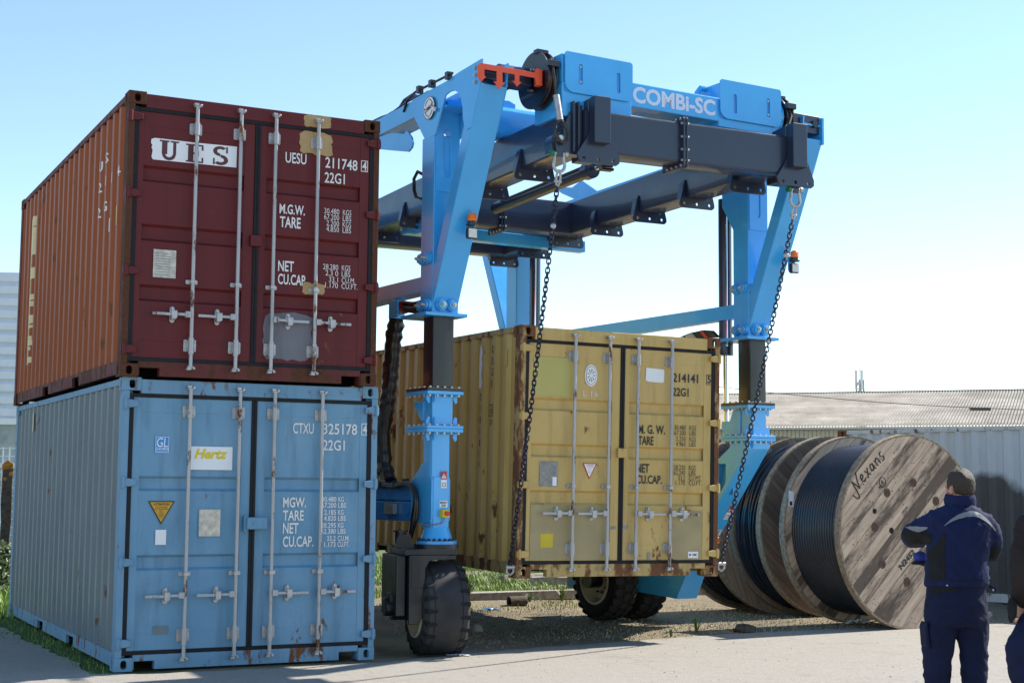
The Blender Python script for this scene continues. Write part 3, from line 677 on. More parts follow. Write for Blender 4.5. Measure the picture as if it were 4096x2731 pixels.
m = MB(); m.prism([(1.01, 2.45), (.985, 2.36), (1.0, 2.3), (.98, 2.22), (1.01, 2.12), (.985, 2.03), (1.0, 1.97), (1.05, 1.97), (1.055, 2.3), (1.04, 2.42)], 'x', .010, .012); m.build('label_remnant', 'sign', yl, smooth=0)
m = MB(); m.box(-.004, .012, .355, .40, 2.18, 2.36); m.build('vent_cover', 'yellow', yl, .004)
# --- white one behind the reels
A4 = R(37.2)
M['whitebox'] = paint('white container paint', (.60, .63, .66), .45, .3, .2, .35)
def sootm():
    m = NM('sooty white side paint'); base = (.52, .56, .60)
    st = m.ramp(m.noise(8, 6, .6, (1, 1, .15)), .5, .8); c = m.mix(m.math('MULTIPLY', st, .35), base, (.22, .22, .22))
    rn = m.ramp(m.noise(6, 8, .7), .68, .74); c = m.mix(rn, c, (.12, .05, .02))
    mask = None; wob = m.noise(1.6, 5, .6)
    for (y, z, ry, rz) in ((3.15, .95, .85, 1.0), (1.9, .9, .75, 1.05), (4.3, .35, 1.3, .75)):
        sp = m.n('ShaderNodeSeparateXYZ'); m.l(m.co(), sp.inputs[0])
        a = m.math('POWER', m.math('ABSOLUTE', m.math('DIVIDE', m.math('SUBTRACT', sp.outputs['Y'], y), ry)), 2.0); b = m.math('POWER', m.math('ABSOLUTE', m.math('DIVIDE', m.math('SUBTRACT', sp.outputs['Z'], z), rz)), 2.0)
        dd = m.math('ADD', m.math('ADD', a, b), m.math('MULTIPLY', m.math('SUBTRACT', wob, .5), .9))
        k = m.ramp(dd, .75, 1.12, (1, 1, 1), (0, 0, 0)); mask = k if mask is None else m.math('MAXIMUM', mask, k)
    c = m.mix(m.math('MULTIPLY', mask, .93), c, (.022, .024, .028))
    return m.set(c, .5, 0, m.noise(3, 3), .2, .02)
M['soot'] = sootm(); M['whiterust'] = paint('rusty white frame paint', (.55, .56, .56), .6, .75, .2, .4); M['castrust'] = paint('rusted casting', (.2, .09, .05), .8, 1.6, .2, .4)
container('white_container', (8.97, 19.27, .0), (math.cos(A4), math.sin(A4), 0), (-math.sin(A4), math.cos(A4), 0), dict(panel='whitebox', side='soot', frame='whiterust', post='castrust'), None, None,
    'white container with black scorch marks on its side, standing behind the wooden cable reels', False)
# ------------------------------------------------------------ straddle carrier (local axes: x across, y back along the load, z up)
car = empty('straddle_carrier', (-.72, 14.80, 0), R(31.0), 'tall blue straddle carrier gantry with black legs, standing astride the yellow container', 'straddle carrier')
SW = 4.07                                   # distance between the two side frames
def xm(side, a, b): return (a, b) if side == 0 else tuple(sorted((SW-a, SW-b)))
def bolts(name, pts, ax, r=.016, h=.02, mat='bolt', parent=car):
    for p in pts:
        m = MB(); q = Vector(p); a = Vector(ax); m.cyl(q, q+a*h, r, 6); m.cyl(q+a*h, q+a*(h+.012), r*.5, 8); m.build(name, mat, parent)
def boss(p, ax):
    q = Vector(p); a = Vector(ax); m = MB(); m.cyl(q, q+a*.035, .062, 20); m.cyl(q+a*.035, q+a*.06, .048, 20); b = m.build('bolt_boss', 'cblue', car, .004)
    m = MB(); m.cyl(q+a*.06, q+a*.075, .026, 6); m.cyl(q+a*.075, q+a*.10, .014, 10); m.build('bolt', 'bolt', b)
def flange(side, z, cb=True, rear=0):
    T = 5.15 if rear else 0
    a, b = xm(side, -.205, .20); y0, y1 = (-.135, .345) if not rear else (T-.28, T+.20)
    m = MB(); m.box(a, b, y0, y1, z+.036, z+.066); m.build('flange', 'cmatt' if cb else 'cblue', car, .003)
    m = MB(); m.box(a, b, y0, y1, z, z+.034); m.build('flange', 'cblue', car, .003)
    m = MB()
    for t in (0, 1):
        zz, dz = (z+.066, .016) if t else (z, -.022)
        for k in range(5): x = a+.04+(b-a-.08)*k/4; m.cyl((x, y0+.03, zz), (x, y0+.03, zz+dz), .014, 6)
        for k in range(1, 5): y = y0+.03+(y1-y0-.06)*k/4; m.cyl((a+.03, y, zz), (a+.03, y, zz+dz), .014, 6)
    o = m.build('flange_bolts', 'bolt', car)
for side in (0, 1):
    out, inn = (-.15, .15) if side == 0 else (SW+.15, SW-.15)
    a, b = xm(side, -.15, .15)
    # upper column and the strut that leans forward from its foot
    m = MB(); m.box(a, b, -.10, .17, 3.375, 5.18); m.build('leg_column', 'cblue', car, .012)
    fp = [(-.035-.115, 4.62), (.115+.02, 4.62), (.135, 5.40), (-.150, 5.40)] if side == 0 else [(SW-.135, 4.62), (SW+.15, 4.62), (SW+.15, 5.40), (SW-.135, 5.40)]
    sx = 0 if side == 0 else SW
    m = MB(); m.prism([(sx-.135, 4.60), (sx+.135, 4.60), (sx+.135, 5.46), (sx-.135, 5.46)], 'y', -.112, -.095, holes=[stad(sx-.01, 5.0, .075, .50)]); m.build('column_face_plate', 'cblue', car, .004)
    a2, b2 = a+.004, b-.004
    m = MB(); m.prism([(-.104, 3.47), (-1.035, 5.49), (-.865, 5.53), (-.845, 5.47), (.06, 3.49)], 'x', a2, b2); m.build('leg_strut', 'cblue', car, .012)
    prof = [(-1.05, 5.725), (-.60, 5.70), (-.33, 5.668), (.40, 5.645), (.40, 5.462), (.36, 5.455), (.114, 5.172), (.09, 5.16), (-.10, 5.165), (-.125, 5.18), (-.27, 5.44), (-.325, 5.53)]
    prof += [(-.40, 5.545), (-.50, 5.538), (-.58, 5.50), (-.64, 5.43), (-.675, 5.33), (-.685, 5.23), (-.715, 5.14), (-.775, 5.085), (-.845, 5.095), (-1.02, 5.49)]
    for q in ((out, out+.018) if side == 0 else (out-.018, out), (inn-.018, inn) if side == 0 else (inn, inn+.018)):
        q0, q1 = q
        if q0 < a+.001: q0 -= .003; q1 -= .003
        else: q0 += .003; q1 += .003
        m = MB(); m.prism(prof, 'x', q0, q1); m.build('gusset_plate', 'cblue', car, .003)
    m = MB(); m.box(a+.02, b-.02, -1.02, -.30, 5.64, 5.66); m.build('top_cover_plate', 'cblue', car)
    m = MB(); m.box(a+.02, b-.02, -.31, -.095, 5.42, 5.44); m.build('arch_plate', 'cblue', car)
    # beams running back
    m = MB(); m.prism([(.16, 5.645), (5.35, 5.50), (5.35, 5.31), (.16, 5.455)], 'x', a+.006, b-.03); m.build('top_beam', 'cblue', car, .008)
    m = MB(); m.prism([(.17, 3.765), (5.1, 3.775), (5.1, 3.575), (.17, 3.605)], 'x', a+.02, a+.14 if side else b-.12); m.build('middle_beam', 'cblue', car, .006)
    # hook plate under the top beam
    hx = a+.02 if side == 0 else a+.02
    hp = [(.45, 5.26), (.42, 5.20), (.44, 5.15), (.52, 5.12), (1.30, 5.30), (1.75, 5.455), (.9, 5.40), (.62, 5.33), (.58, 5.36), (.53, 5.33)]
    if side == 0: m = MB(); m.prism(hp, 'x', hx, hx+.02); m.build('hook_plate', 'cblue', car, .003)
    else: m = MB(); m.prism([(4.22, 5.99), (4.20, 5.90), (4.10, 5.82), (3.86, 5.68), (3.35, 5.47), (3.02, 5.43), (3.02, 5.58), (3.37, 5.78), (3.60, 5.72), (3.90, 5.775), (4.04, 5.83), (4.12, 5.96)], 'x', hx, hx+.02); m.build('hook_plate', 'cblue', car, .003)
    if side: m = MB(); m.prism([(.16, 5.44), (.375, 5.44), (.365, 4.93), (.16, 4.62)], 'x', a+.002, b-.02); m.build('gusset_box', 'cblue', car, .006)
    # plate under the upper column
    a3, b3 = xm(side, -.25, .22)
    m = MB(); m.box(a3, b3, -.16, .40, 3.340, 3.374); m.build('column_foot_plate', 'cblue', car, .004)
    fx = -1 if side == 0 else -1
    xo = a
    for y in (-.04, .10): boss((xo, y, 3.455), (-1, 0, 0)); boss((xo, y, 3.93), (-1, 0, 0))
    for x in (a+.09, b-.09): boss((x, -.104, 3.455), (0, -1, 0))
    if side == 1: boss((a+.06, -.10, 3.93), (0, -1, 0))
    # black inner column
    a4, b4 = xm(side, -.125, .115)
    m = MB(); m.prism(rrect(a4, b4, -.08, .14, .02), 'z', 2.62, 3.345); m.build('inner_column', 'cmatt', car, smooth=15)
    flange(side, 2.560); 
    # neck with its bracket
    m = MB(); m.box(a4+.005, b4-.005, -.075, .10, 2.25, 2.562)
    m.build('leg_neck', 'cblue', car, .006)
    m = MB(); m.prism([(.09, 2.50), (.30, 2.50), (.30, 2.46), (.14, 2.30), (.09, 2.30)] if side == 0 else [(.09, 2.55), (.22, 2.55), (.28, 2.42), (.42, 2.42), (.43, 2.36), (.36, 2.26), (.09, 2.26)], 'x', a4-.01, a4+.08 if side == 0 else b4-.02); m.build('cylinder_bracket', 'cblue', car, .006)
    m = MB()
    for x in ((a4-.055), (b4+.008)):
        for (z0, sg) in ((2.562, -1), (2.255, 1), (2.185, -1)):
            m.prism([(-.06 if 0 else x, z0), (x+.047, z0), (x+.047, z0+sg*.075), (x+.024+(-.0), z0+sg*.09), (x, z0+sg*.05)], 'y', -.06, -.045)
    for y in (-.115, .10):
        for (z0, sg) in ((2.562, -1), (2.255, 1), (2.185, -1)):
            m.prism([(y, z0), (y+.04, z0), (y+.04, z0+sg*.06), (y+.02, z0+sg*.085), (y, z0+sg*.05)], 'x', a4+.008, a4+.022)
    m.build('stiffener', 'cblue', car, .002)
    flange(side, 2.186, False)
    # rear leg
    m = MB(); m.box(a, b, 5.02, 5.30, 3.375, 5.30); m.build('leg_column', 'cblue', car, .012)
    m = MB(); m.prism([(5.30, 3.47), (6.2, 5.45), (6.02, 5.45), (5.12, 3.47)], 'x', a2, b2); m.build('leg_strut', 'cblue', car, .012)
    m = MB(); m.prism([(4.8, 5.45), (6.2, 5.45), (6.1, 5.2), (5.4, 5.25), (5.30, 5.0), (5.02, 5.0)], 'x', a-.004, a+.014); m.build('gusset_plate', 'cblue', car)
    m = MB(); m.prism(rrect(a4, b4, 5.05, 5.27, .02), 'z', 1.2, 3.378); m.build('inner_column', 'cmatt', car, smooth=15)
    # lift cylinder
    for (yc, t) in ((.46, 0), (4.70, 1)):
        if side == 0: continue
        cxs = SW-.03
        m = MB(); m.cyl((cxs, yc, 3.28), (cxs, yc, 5.05), .078, 24); m.cyl((cxs, yc, 3.20), (cxs, yc, 3.40), .092, 24); cy = m.build('lift_cylinder', 'cblack', car)
        m = MB(); m.cyl((cxs, yc, 2.42), (cxs, yc, 3.22), .030, 16); m.build('piston_rod', 'chrome', cy)
        m = MB(); m.cyl((cxs-.05, yc-.085, 3.3), (cxs-.05, yc-.085, 5.0), .012, 8); m.build('feed_pipe', 'chrome', cy)
# fronts of the struts: beacon over work lamp
for (x, y, z) in ((.045, -.50, 4.20), (SW+.11, -.545, 4.19)):
    m = MB(); m.prism(stad(x, z-.03, .10, .20), 'y', y, y+.012); br = m.build('lamp_bracket', 'cblue', car, .002)
    m = MB(); m.box(x-.055, x+.055, y-.06, y-.015, z-.13, z-.02); m.box(x-.02, x+.02, y-.02, y+.003, z-.09, z-.05); wl = m.build('work_lamp', 'cmatt', car, .008)
    m = MB(); m.box(x-.046, x+.046, y-.064, y-.058, z-.12, z-.03); m.build('lamp_glass', 'lampglass', wl, .004)
    m = MB(); m.cyl((x, y-.045, z+.0), (x, y-.045, z+.012), .06, 20); m.cyl((x, y-.045, z+.012), (x, y-.045, z+.045), .042, 20); bc = m.build('beacon', 'cmatt', car)
    m = MB(); m.cyl((x, y-.045, z+.045), (x, y-.045, z+.105), .046, 22, .042); m.cyl((x, y-.045, z+.105), (x, y-.045, z+.122), .042, 22, .03)
    for k in range(3): m.lathe([(z+.055+k*.018, .046), (z+.06+k*.018, .0495), (z+.066+k*.018, .046)], (x, y-.045, 0), (0, 0, 1), 22)
    m.build('amber_lens', 'amberlens', bc)
# upper works between the side frames
m = MB(); m.cyl((.12, -.89, 5.655), (.44, -.89, 5.655), .098, 32); m.build('axle_tube', 'cblack', car)
m = MB(); m.box(-.10, .44, -1.0, -.78, 5.55, 5.63); m.build('axle_support', 'cblack', car, .01)
m = MB(); m.prism(rrect(SW-.35, SW+.14, 5.56, 5.76, .02), 'y', -1.0, -.80); m.build('axle_tube', 'cblack', car, .006)
m = MB(); m.cyl((SW+.045, -1.002, 5.665), (SW+.045, -1.03, 5.665), .042, 20); m.build('tube_plug', 'cmatt', car)
m = MB(); m.box(SW+.12, SW+.15, -1.05, -.70, 5.44, 5.74); m.build('end_plate', 'cblue', car, .004)
bolts('bolt', [(-.153, -.94, z) for z in (5.52, 5.59, 5.66)], (-1, 0, 0), .02, .016)
op = [(-.235, 5.63), (-.21, 5.655), (.40, 5.655), (.42, 5.70), (.475, 5.70), (.475, 5.53), (.42, 5.53), (.40, 5.60), (.225, 5.60), (.225, 5.535), (.25, 5.535), (.20, 5.485), (.15, 5.535), (.175, 5.535), (.175, 5.60), (.035, 5.60), (.035, 5.50), (.065, 5.50), (.0, 5.43), (-.062, 5.50), (-.028, 5.50), (-.028, 5.60), (-.165, 5.60), (-.165, 5.53), (-.145, 5.53), (-.197, 5.475), (-.25, 5.53), (-.235, 5.53)]
m = MB(); m.prism(op, 'y', -1.125, -1.113); m.build('orange_indicator_bracket', 'orange', car, .002)
m = MB(); m.box(.43, .485, -1.13, -1.06, 5.53, 5.70); m.build('indicator_block', 'orange', car, .006)
def sheave(x0, y, z, r, w_):
    prof = [(0, .085), (0, r), (.014, r), (.035, r-.045), (w_-.035, r-.045), (w_-.014, r), (w_, r), (w_, .085)]
    m = MB(); m.lathe(prof, (x0, y, z), (1, 0, 0), 56, closed=True); sh = m.build('rope_sheave', 'cmatt', car, smooth=35)
    m = MB(); m.lathe([(.030, r-.041), (.05, r-.048), (w_-.05, r-.048), (w_-.030, r-.041)], (x0, y, z), (1, 0, 0), 56); m.build('rope_groove', 'rustgroove', sh, smooth=35)
    m = MB(); m.cyl((x0-.012, y, z), (x0+w_+.01, y, z), .125, 28); hb = m.build('sheave_hub', 'cmatt', sh)
    m = MB()
    for k in range(12):
        t = 2*math.pi*k/12
        if k % 3 == 2: continue
        m.cyl((x0-.012, y+.105*math.cos(t), z+.105*math.sin(t)), (x0-.028, y+.105*math.cos(t), z+.105*math.sin(t)), .013, 6)
    m.build('hub_bolts', 'bolt', sh)
    m = MB(); m.box(x0-.012, x0+w_+.012, y-.10, y-.02, z+r-.03, z+r+.012); m.box(x0-.012, x0+w_+.012, y-r-.02, y-r+.03, z+.08, z+.14); m.build('rope_keeper', 'cmatt', sh, .003)
sheave(.50, -.93, 5.635, .285, .105); sheave(3.49, -1.02, 5.62, .25, .10)
# winch boxes with their front plates, and the name beam
m = MB(); m.box(.63, 1.46, -1.25, -.75, 5.235, 5.56); m.build('winch_box', 'cblue', car, .01)
m = MB(); m.box(.64, 1.43, -1.235, -.80, 5.562, 5.86); m.build('winch_box', 'cblue', car, .01)
m = MB(); m.box(2.57, 3.43, -1.25, -.75, 5.385, 5.50); m.build('winch_box', 'cblue', car, .01)
m = MB(); m.box(2.60, 3.36, -1.235, -.80, 5.502, 5.86); m.build('winch_box', 'cblue', car, .01)
m = MB(); m.box(1.43, 2.60, -1.245, -.95, 5.44, 5.69); m.build('front_beam', 'cblue', car, .012)
m = MB(); m.cyl((3.36, -1.02, 5.62), (3.47, -1.02, 5.62), .22, 32); m.build('winch_flange', 'cblue', car)
m = MB()
for k in range(5): m.cyl((3.44, -1.02-.19*math.cos(R(-50+k*25)), 5.62+.19*math.sin(R(-50+k*25))), (3.50, -1.02-.19*math.cos(R(-50+k*25)), 5.62+.19*math.sin(R(-50+k*25))), .012, 6)
m.build('winch_bolts', 'bolt', car)
for x0, x1, z0, z1, sl in ((.653, 1.457, 5.475, 5.875, ((.835, 5.665), (1.285, 5.645))), (2.575, 3.400, 5.475, 5.885, ((2.772, 5.645), (3.222, 5.665)))):
    o = rrect(x0, x1, z0, z1, .03); 
    o = [(x0+.02, z1), (x0, z1-.02)]+[(x0+.10-.10*math.cos(R(a)), z0+.10-.10*math.sin(R(a))) for a in range(0, 91, 15)]+[(x1-.07+.07*math.sin(R(a)), z0+.07-.07*math.cos(R(a))) for a in range(0, 91, 15)]+[(x1, z1-.02), (x1-.02, z1)]
    m = MB(); m.prism(o, 'y', -1.275, -1.263, holes=[stad(cx_, cz_, .045, .205) for cx_, cz_ in sl]); pl = m.build('cover_plate', 'cblue', car)
    m = MB(); m.box(x0+.01, x1-.03, -1.262, -1.252, z0+.01, z1-.01); m.build('backing_plate', 'cblueD', pl)
    q = sl[0] if x0 < 2 else sl[1]
    bolts('plate_bolt', [(q[0], -1.262, q[1]+.075), (q[0], -1.262, q[1]-.075)], (0, -1, 0), .014, .008, 'bolt', pl)
m = MB(); text(m, 'COMBi-SC', 1.478, 2.528, 5.485, 5.655, lambda a, b: (a, -1.2475, b), bold=.035); m.build('name_lettering', plain('pale lettering vinyl', (.60, .68, .86), .4, 0, .03), car, smooth=0)
m = MB(); m.tube([(2.50, -1.0, 5.69), (2.49, -1.0, 5.79), (2.53, -1.0, 5.84), (2.62, -1.0, 5.84)], .03, 10); m.build('hydraulic_pipe', 'cblue', car)
m = MB(); m.box(.42, .50, -.78, -.55, 5.70, 5.80); m.box(.25, .42, -.68, -.60, 5.72, 5.80); m.build('rope_anchor', 'cmatt', car, .006)
# deep cross tube behind, plus the rear cross beam
m = MB(); m.prism(rrect(.12, .40, 5.315, 5.655, .07, 6), 'x', .15, SW-.15); m.build('cross_tube', 'cblue', car, smooth=15)
m = MB(); m.prism([(.62, 5.655), (.98, 5.655), (.98, 5.71), (.90, 5.74), (.76, 5.73)], 'y', .2, .24, holes=[circ(.76, 5.685, .022)]); m.build('lifting_eye', 'cblue', car, .003)
m = MB(); m.prism(rrect(5.0, 5.25, 5.02, 5.30, .03), 'x', .15, SW-.15); m.build('rear_cross_beam', 'cblue', car)
m = MB(); m.box(1.2, 1.75, 2.75, 2.95, 4.72, 4.90); m.box(1.3, 4.0, 3.35, 3.5, 4.80, 4.95); m.build('rear_box_beam', 'cblue', car, .01)
# box, pipe run and hoses along the left top
m = MB(); m.prism([(-.62, 5.66), (.10, 5.64), (.10, 5.80), (-.05, 5.83), (-.5, 5.80)], 'x', .22, .52); m.build('valve_cabinet', 'cblue', car, .01)
m = MB(); m.tube([(-.17, -.50, 5.71), (-.17, .30, 5.70), (-.16, .50, 5.66), (-.15, .60, 5.56)], .013, 8); m.build('hydraulic_pipe', 'hose', car)
m = MB()
for y in (-.40, -.05, .22): m.box(-.19, -.13, y-.03, y+.03, 5.67, 5.745)
m.build('pipe_clamp', 'cmatt', car, .003)
for k in range(3):
    m = MB(); m.tube([(-.10+k*.03, .2+i*.18, 5.672-.026*i*.18*1.1+.02*math.sin(i*.9+k*1.7)+(.09 if i in (2, 3) else 0)*(k > 0)) for i in range(26)], .014+.004*k, 7); m.build('hydraulic_hose', 'hose', car)
m = MB(); m.tube([(-.13, .18, 4.82), (-.15, .26, 4.86), (-.15, .34, 4.80), (-.14, .35, 4.68), (-.14, .30, 4.60), (-.13, .20, 4.57)], .018, 8); m.build('hydraulic_hose', 'hose', car)
# maker's roundel
YR = lambda a, b: (-.1725, -a, b)
cxy, cz = -.015, 5.465
m = MB(); m.prism([(-(-q[0]), q[1]) for q in circ(cxy, cz, .118, 36)], 'x', -.1735, -.1715); m.build('roundel', 'ink', car)
m = MB(); m.prism(circ(cxy, cz, .112, 36), 'x', -.1745, -.1735); m.build('roundel', 'sign', car)
m = MB()
text(m, 'COMBiLIFT', cxy+.088, cxy-.088, cz-.024, cz+.022, lambda a, b: (-.1765, a, b+.25*(cxy-a)), bold=.03)
for a0, a1 in ((20, 75), (105, 160), (200, 255), (285, 340)):
    pts = [(cxy+.078*math.cos(R(a)), cz+.085*math.sin(R(a))) for a in range(a0, a1+1, 11)]
    for p, q in zip(pts, pts[1:]):
        n_ = Vector((q[1]-p[1], p[0]-q[0])).normalized()*.005
        m.quad((-.1765, p[0]-n_.x, p[1]-n_.y), (-.1765, q[0]-n_.x, q[1]-n_.y), (-.1765, q[0]+n_.x, q[1]+n_.y), (-.1765, p[0]+n_.x, p[1]+n_.y))
for a in (0, 90, 180, 270):
    c_, s_ = math.cos(R(a)), math.sin(R(a)); m.f([m.v((-.1765, cxy+.106*c_, cz+.106*s_)), m.v((-.1765, cxy+.085*c_-.014*s_, cz+.085*s_+.014*c_)), m.v((-.1765, cxy+.085*c_+.014*s_, cz+.085*s_-.014*c_))])
m.build('roundel_print', 'ink', car, smooth=0)
m = MB(); m.cyl((-.172, -.155, 5.42), (-.18, -.155, 5.42), .022, 16); m.cyl((-.18, -.155, 5.42), (-.183, -.155, 5.42), .011, 12); m.build('plate_pin', 'bolt', car)
# left lower leg, chassis beam, steering head and wheel
m = MB(); m.prism(rrect(-.115, .085, -.07, .12, .012), 'z', 1.24, 2.19); m.build('lower_leg', 'cblue', car, smooth=15)
m = MB(); m.prism([(-.04, 1.88), (.13, 1.88), (.37, 1.69), (.37, 1.285), (.06, 1.285), (-.06, 1.30), (-.078, 1.34), (-.078, 1.72), (-.06, 1.74)], 'x', -.122, .092); m.build('leg_block', 'cblue', car, .008)
m = MB(); m.box(-.10, .072, -.084, -.076, 1.235, 1.745); m.build('front_plate', 'cblue', car, .004)
m = MB(); m.box(-.105, .08, .37, 5.3, 1.50, 1.69); m.build('chassis_beam', 'cblueD', car, .02)
m = MB(); m.box(-.085, .07, .37, 5.3, 1.29, 1.50); m.build('chassis_beam', 'cblueD', car, .02)
m = MB(); m.cyl((-.015, .0, 1.245), (-.015, .0, 1.11), .12, 28, .165); m.build('kingpin_neck', 'cblue', car)
m = MB(); m.cyl((-.015, .0, 1.085), (-.015, .0, 1.115), .20, 36); m.build('kingpin_flange', 'cblue', car)
m = MB()
for k in range(20):
    t = 2*math.pi*k/20; m.ball((-.015+.18*math.cos(t), .18*math.sin(t), 1.122), .018, (1, 1, 1.2), 8, 6)
m.build('kingpin_bolts', 'cmatt', car)
st = R(-12)                                   # steering angle of the left wheel
T = Matrix.Translation((-.015, 0, 0)) @ Matrix.Rotation(st, 4, 'Z')
def tm(): return MB(T)
m = tm(); m.cyl((0, 0, 1.045), (0, 0, 1.084), .225, 36); m.build('slew_ring', 'cmatt', car)
m = tm(); m.box(-.40, .12, -.30, .30, .985, 1.045); m.build('steering_plate', 'cmatt', car, .008)
m = tm(); m.prism([(-.30, .985), (-.30, .36), (.10, .36), (.30, .60), (.30, .985)], 'x', -.36, -.28); m.build('wheel_fork', 'cmatt', car, .01)
m = tm(); m.prism([(-.36, .33), (-.27, .33), (-.20, .42), (-.20, .86), (-.16, .93), (-.06, .945), (.11, .945), (.11, .985), (-.36, .985)], 'y', -.32, -.29); m.build('wheel_fork', 'cmatt', car, .006)
m = tm(); m.prism([(-.34, .68), (-.22, .68), (-.21, .70), (-.21, .86), (-.165, .935), (.09, .95), (.10, .97), (-.34, .97)], 'y', -.328, -.322); m.build('fork_panel', 'cmatt', car, .003)
m = tm(); m.box(-.47, -.37, -.24, .34, .40, .985); m.build('drive_housing', 'cmatt', car, .015)
m = tm(); m.cyl((-.46, -.02, .48), (-.32, -.02, .48), .13, 24); m.cyl((-.53, -.02, .48), (-.46, -.02, .48), .09, 20); m.box(-.50, -.38, -.12, .02, .52, .62); m.build('drive_motor', 'cmatt', car, .01)
for dx in (-.46, -.42):
    m = tm(); m.cyl((dx, -.10, .60), (dx, -.10, .70), .013, 10); m.build('hose_fitting', 'chrome', car)
    m = tm(); m.tube([(dx, -.10, .70), (dx, -.11, .78), (dx+.05, -.14, .84), (dx+.14, -.16, .90)], .011, 8); m.build('hydraulic_hose', 'hose', car)
m = tm(); m.cyl((-.34, .12, 1.045), (-.34, .12, 1.20), .055, 20); m.cyl((-.34, .12, 1.20), (-.34, .12, 1.215), .075, 20); m.prism([(-.42, 1.045), (-.22, 1.045), (-.27, 1.18), (-.38, 1.18)], 'y', .0, .05); m.build('steering_post', 'cmatt', car)
def wheel(Tm, r, w_, rr, tread, rimmat='rim', mat='rubber'):
    """tyre about the local x axis, centred at the origin of Tm"""
    wh = MB(Tm); h = w_/2
    prof = [(-h+.02, rr), (-h, rr+.03), (-h-.008, rr+(r-rr)*.5), (-h+.005, r-.05), (-h+.035, r-.012), (-h*.45, r), (h*.45, r), (h-.035, r-.012), (h-.005, r-.05), (h+.008, rr+(r-rr)*.5), (h, rr+.03), (h-.02, rr)]
    n = 64; wh.lathe(prof, (0, 0, 0), (1, 0, 0), n)
    ty = wh.build('tyre', mat, car, smooth=35)
    if tread == 'notch':
        m = MB(Tm)
        for sd in (-1, 1):
            for k in range(22):
                t = 2*math.pi*(k+.5*(sd > 0))/22; c_, s_ = math.cos(t), math.sin(t); e_ = Vector((0, -s_, c_)); rd = Vector((0, c_, s_))
                pts = []
                for (x, q) in ((sd*(h+.006), r-.075), (sd*(h*.52), r+.0025)):
                    for wd in (-.022, .022): pts.append(Vector((x, 0, 0))+rd*q+e_*wd*(1 if abs(x) > h*.9 else .55))
                # small dark wedge let into the shoulder
                b = [m.v(p) for p in pts]; top = [m.v(Vector((sd*(h-.012), 0, 0))+rd*(r+.0005)+e_*wd) for wd in (-.022, .022)]
                m.f([b[0], b[1], top[1], top[0]]); m.f([top[0], top[1], b[3], b[2]]); m.f([b[0], top[0], b[2]]); m.f([b[1], b[3], top[1]])
        m.build('tread_notch', 'dark', ty, smooth=0)
        m = MB(Tm)
        for sd in (-1, 1): m.lathe([(sd*h*.62-.002, r-.0040), (sd*h*.62, r+.0012), (sd*h*.62+.002, r-.0045)], (0, 0, 0), (1, 0, 0), n)
        m.build('tread_seam', 'dark', ty)
    else:
        m = MB(Tm); nb = 24
        for k in range(nb):
            for row in range(3):
                t = 2*math.pi*(k+.5*(row % 2))/nb; xc = (-.5+row*.5)*w_*.74; hw = w_*.155; hl = math.pi*r/nb*.86
                e_ = Vector((0, -math.sin(t), math.cos(t))); rd = Vector((0, math.cos(t), math.sin(t)))
                hexa = [(-hw, -hl*.45), (0, -hl), (hw, -hl*.45), (hw, hl*.45), (0, hl), (-hw, hl*.45)]
                lo = [m.v(Vector((xc+x, 0, 0))+rd*(r-.03)+e_*y) for x, y in hexa]; hi = [m.v(Vector((xc+x*.9, 0, 0))+rd*(r+.016-.018*(abs(xc+x)/h)**3-.5*(y*y)/r)+e_*y*.9) for x, y in hexa]
                for i in range(6): m.f([lo[i], lo[(i+1) % 6], hi[(i+1) % 6], hi[i]])
                m.f(hi)
        m.build('tread_block', 'rubberworn', ty)
    m = MB(Tm); q = rr
    for sd in (-1, 1):
        m.lathe([(sd*(h-.01), q+.028), (sd*(h+.012), q+.022), (sd*(h+.008), q-.006), (sd*(h-.05), q-.02), (sd*(h-.09), q-.05), (sd*(h-.105), .13), (sd*(h-.07), .12), (sd*(h-.06), 0)], (0, 0, 0), (1, 0, 0), 48)
    rm = m.build('rim', rimmat, car, smooth=40)
    m = MB(Tm)
    for k in range(10):
        t = 2*math.pi*k/10
        for sd in (-1, 1): m.cyl((sd*(h-.11), .16*math.cos(t), .16*math.sin(t)), (sd*(h-.07), .16*math.cos(t), .16*math.sin(t)), .014, 6)
    m.build('wheel_nuts', 'cmatt', rm)
M['rubberfront'] = plain('scuffed smooth tread rubber', (.034, .034, .037), .7, 0, .3, 5, .08, .3)
wheel(T @ Matrix.Translation((0.01, 0, .462)), .455, .45, .265, 'notch', 'rim', 'rubberfront')
wheel(Matrix.Translation((3.67, 2.40, .505)), .49, .33, .285, 'hex')
wheel(Matrix.Translation((4.14, 2.40, .505)), .49, .33, .285, 'hex')
m = MB(); m.cyl((3.4, 2.4, .505), (4.4, 2.4, .505), .10, 20); m.build('axle', 'cmatt', car)
# right lower leg: a box slanting back to the twin wheels
prof = [(-.085, 2.186), (-.085, 2.10), (.85, 1.04), (1.25, .33), (1.36, .335), (1.9, .95), (1.9, 1.20), (2.9, 1.35), (2.9, 1.98), (.46, 1.99), (.25, 2.12), (.25, 2.186)]
m = MB(); m.prism(prof, 'x', SW-.15, SW+.15, holes=[[(.33, 1.93), (.48, 1.93), (.56, 1.63), (.42, 1.62), (.33, 1.72)]]); m.build('lower_leg', 'cblue', car, .008)
m = MB(); m.box(SW-.06, SW-.04, .30, .60, 1.58, 1.97); m.build('window_shade_plate', 'cblueD', car)  # added dark backing; its deep blue stands for shade inside the opening
m = MB(); m.prism([(1.25, .335), (2.10, .37), (2.06, .58), (1.9, .95), (1.1, .95), (1.06, .62)], 'x', SW-.16, SW-.152); m.build('fender_plate', 'cblue', car)
m = MB(); m.box(SW-.45, SW-.16, 2.9, 3.2, .35, .65); m.build('chassis_beam', 'cblueD', car, .01)
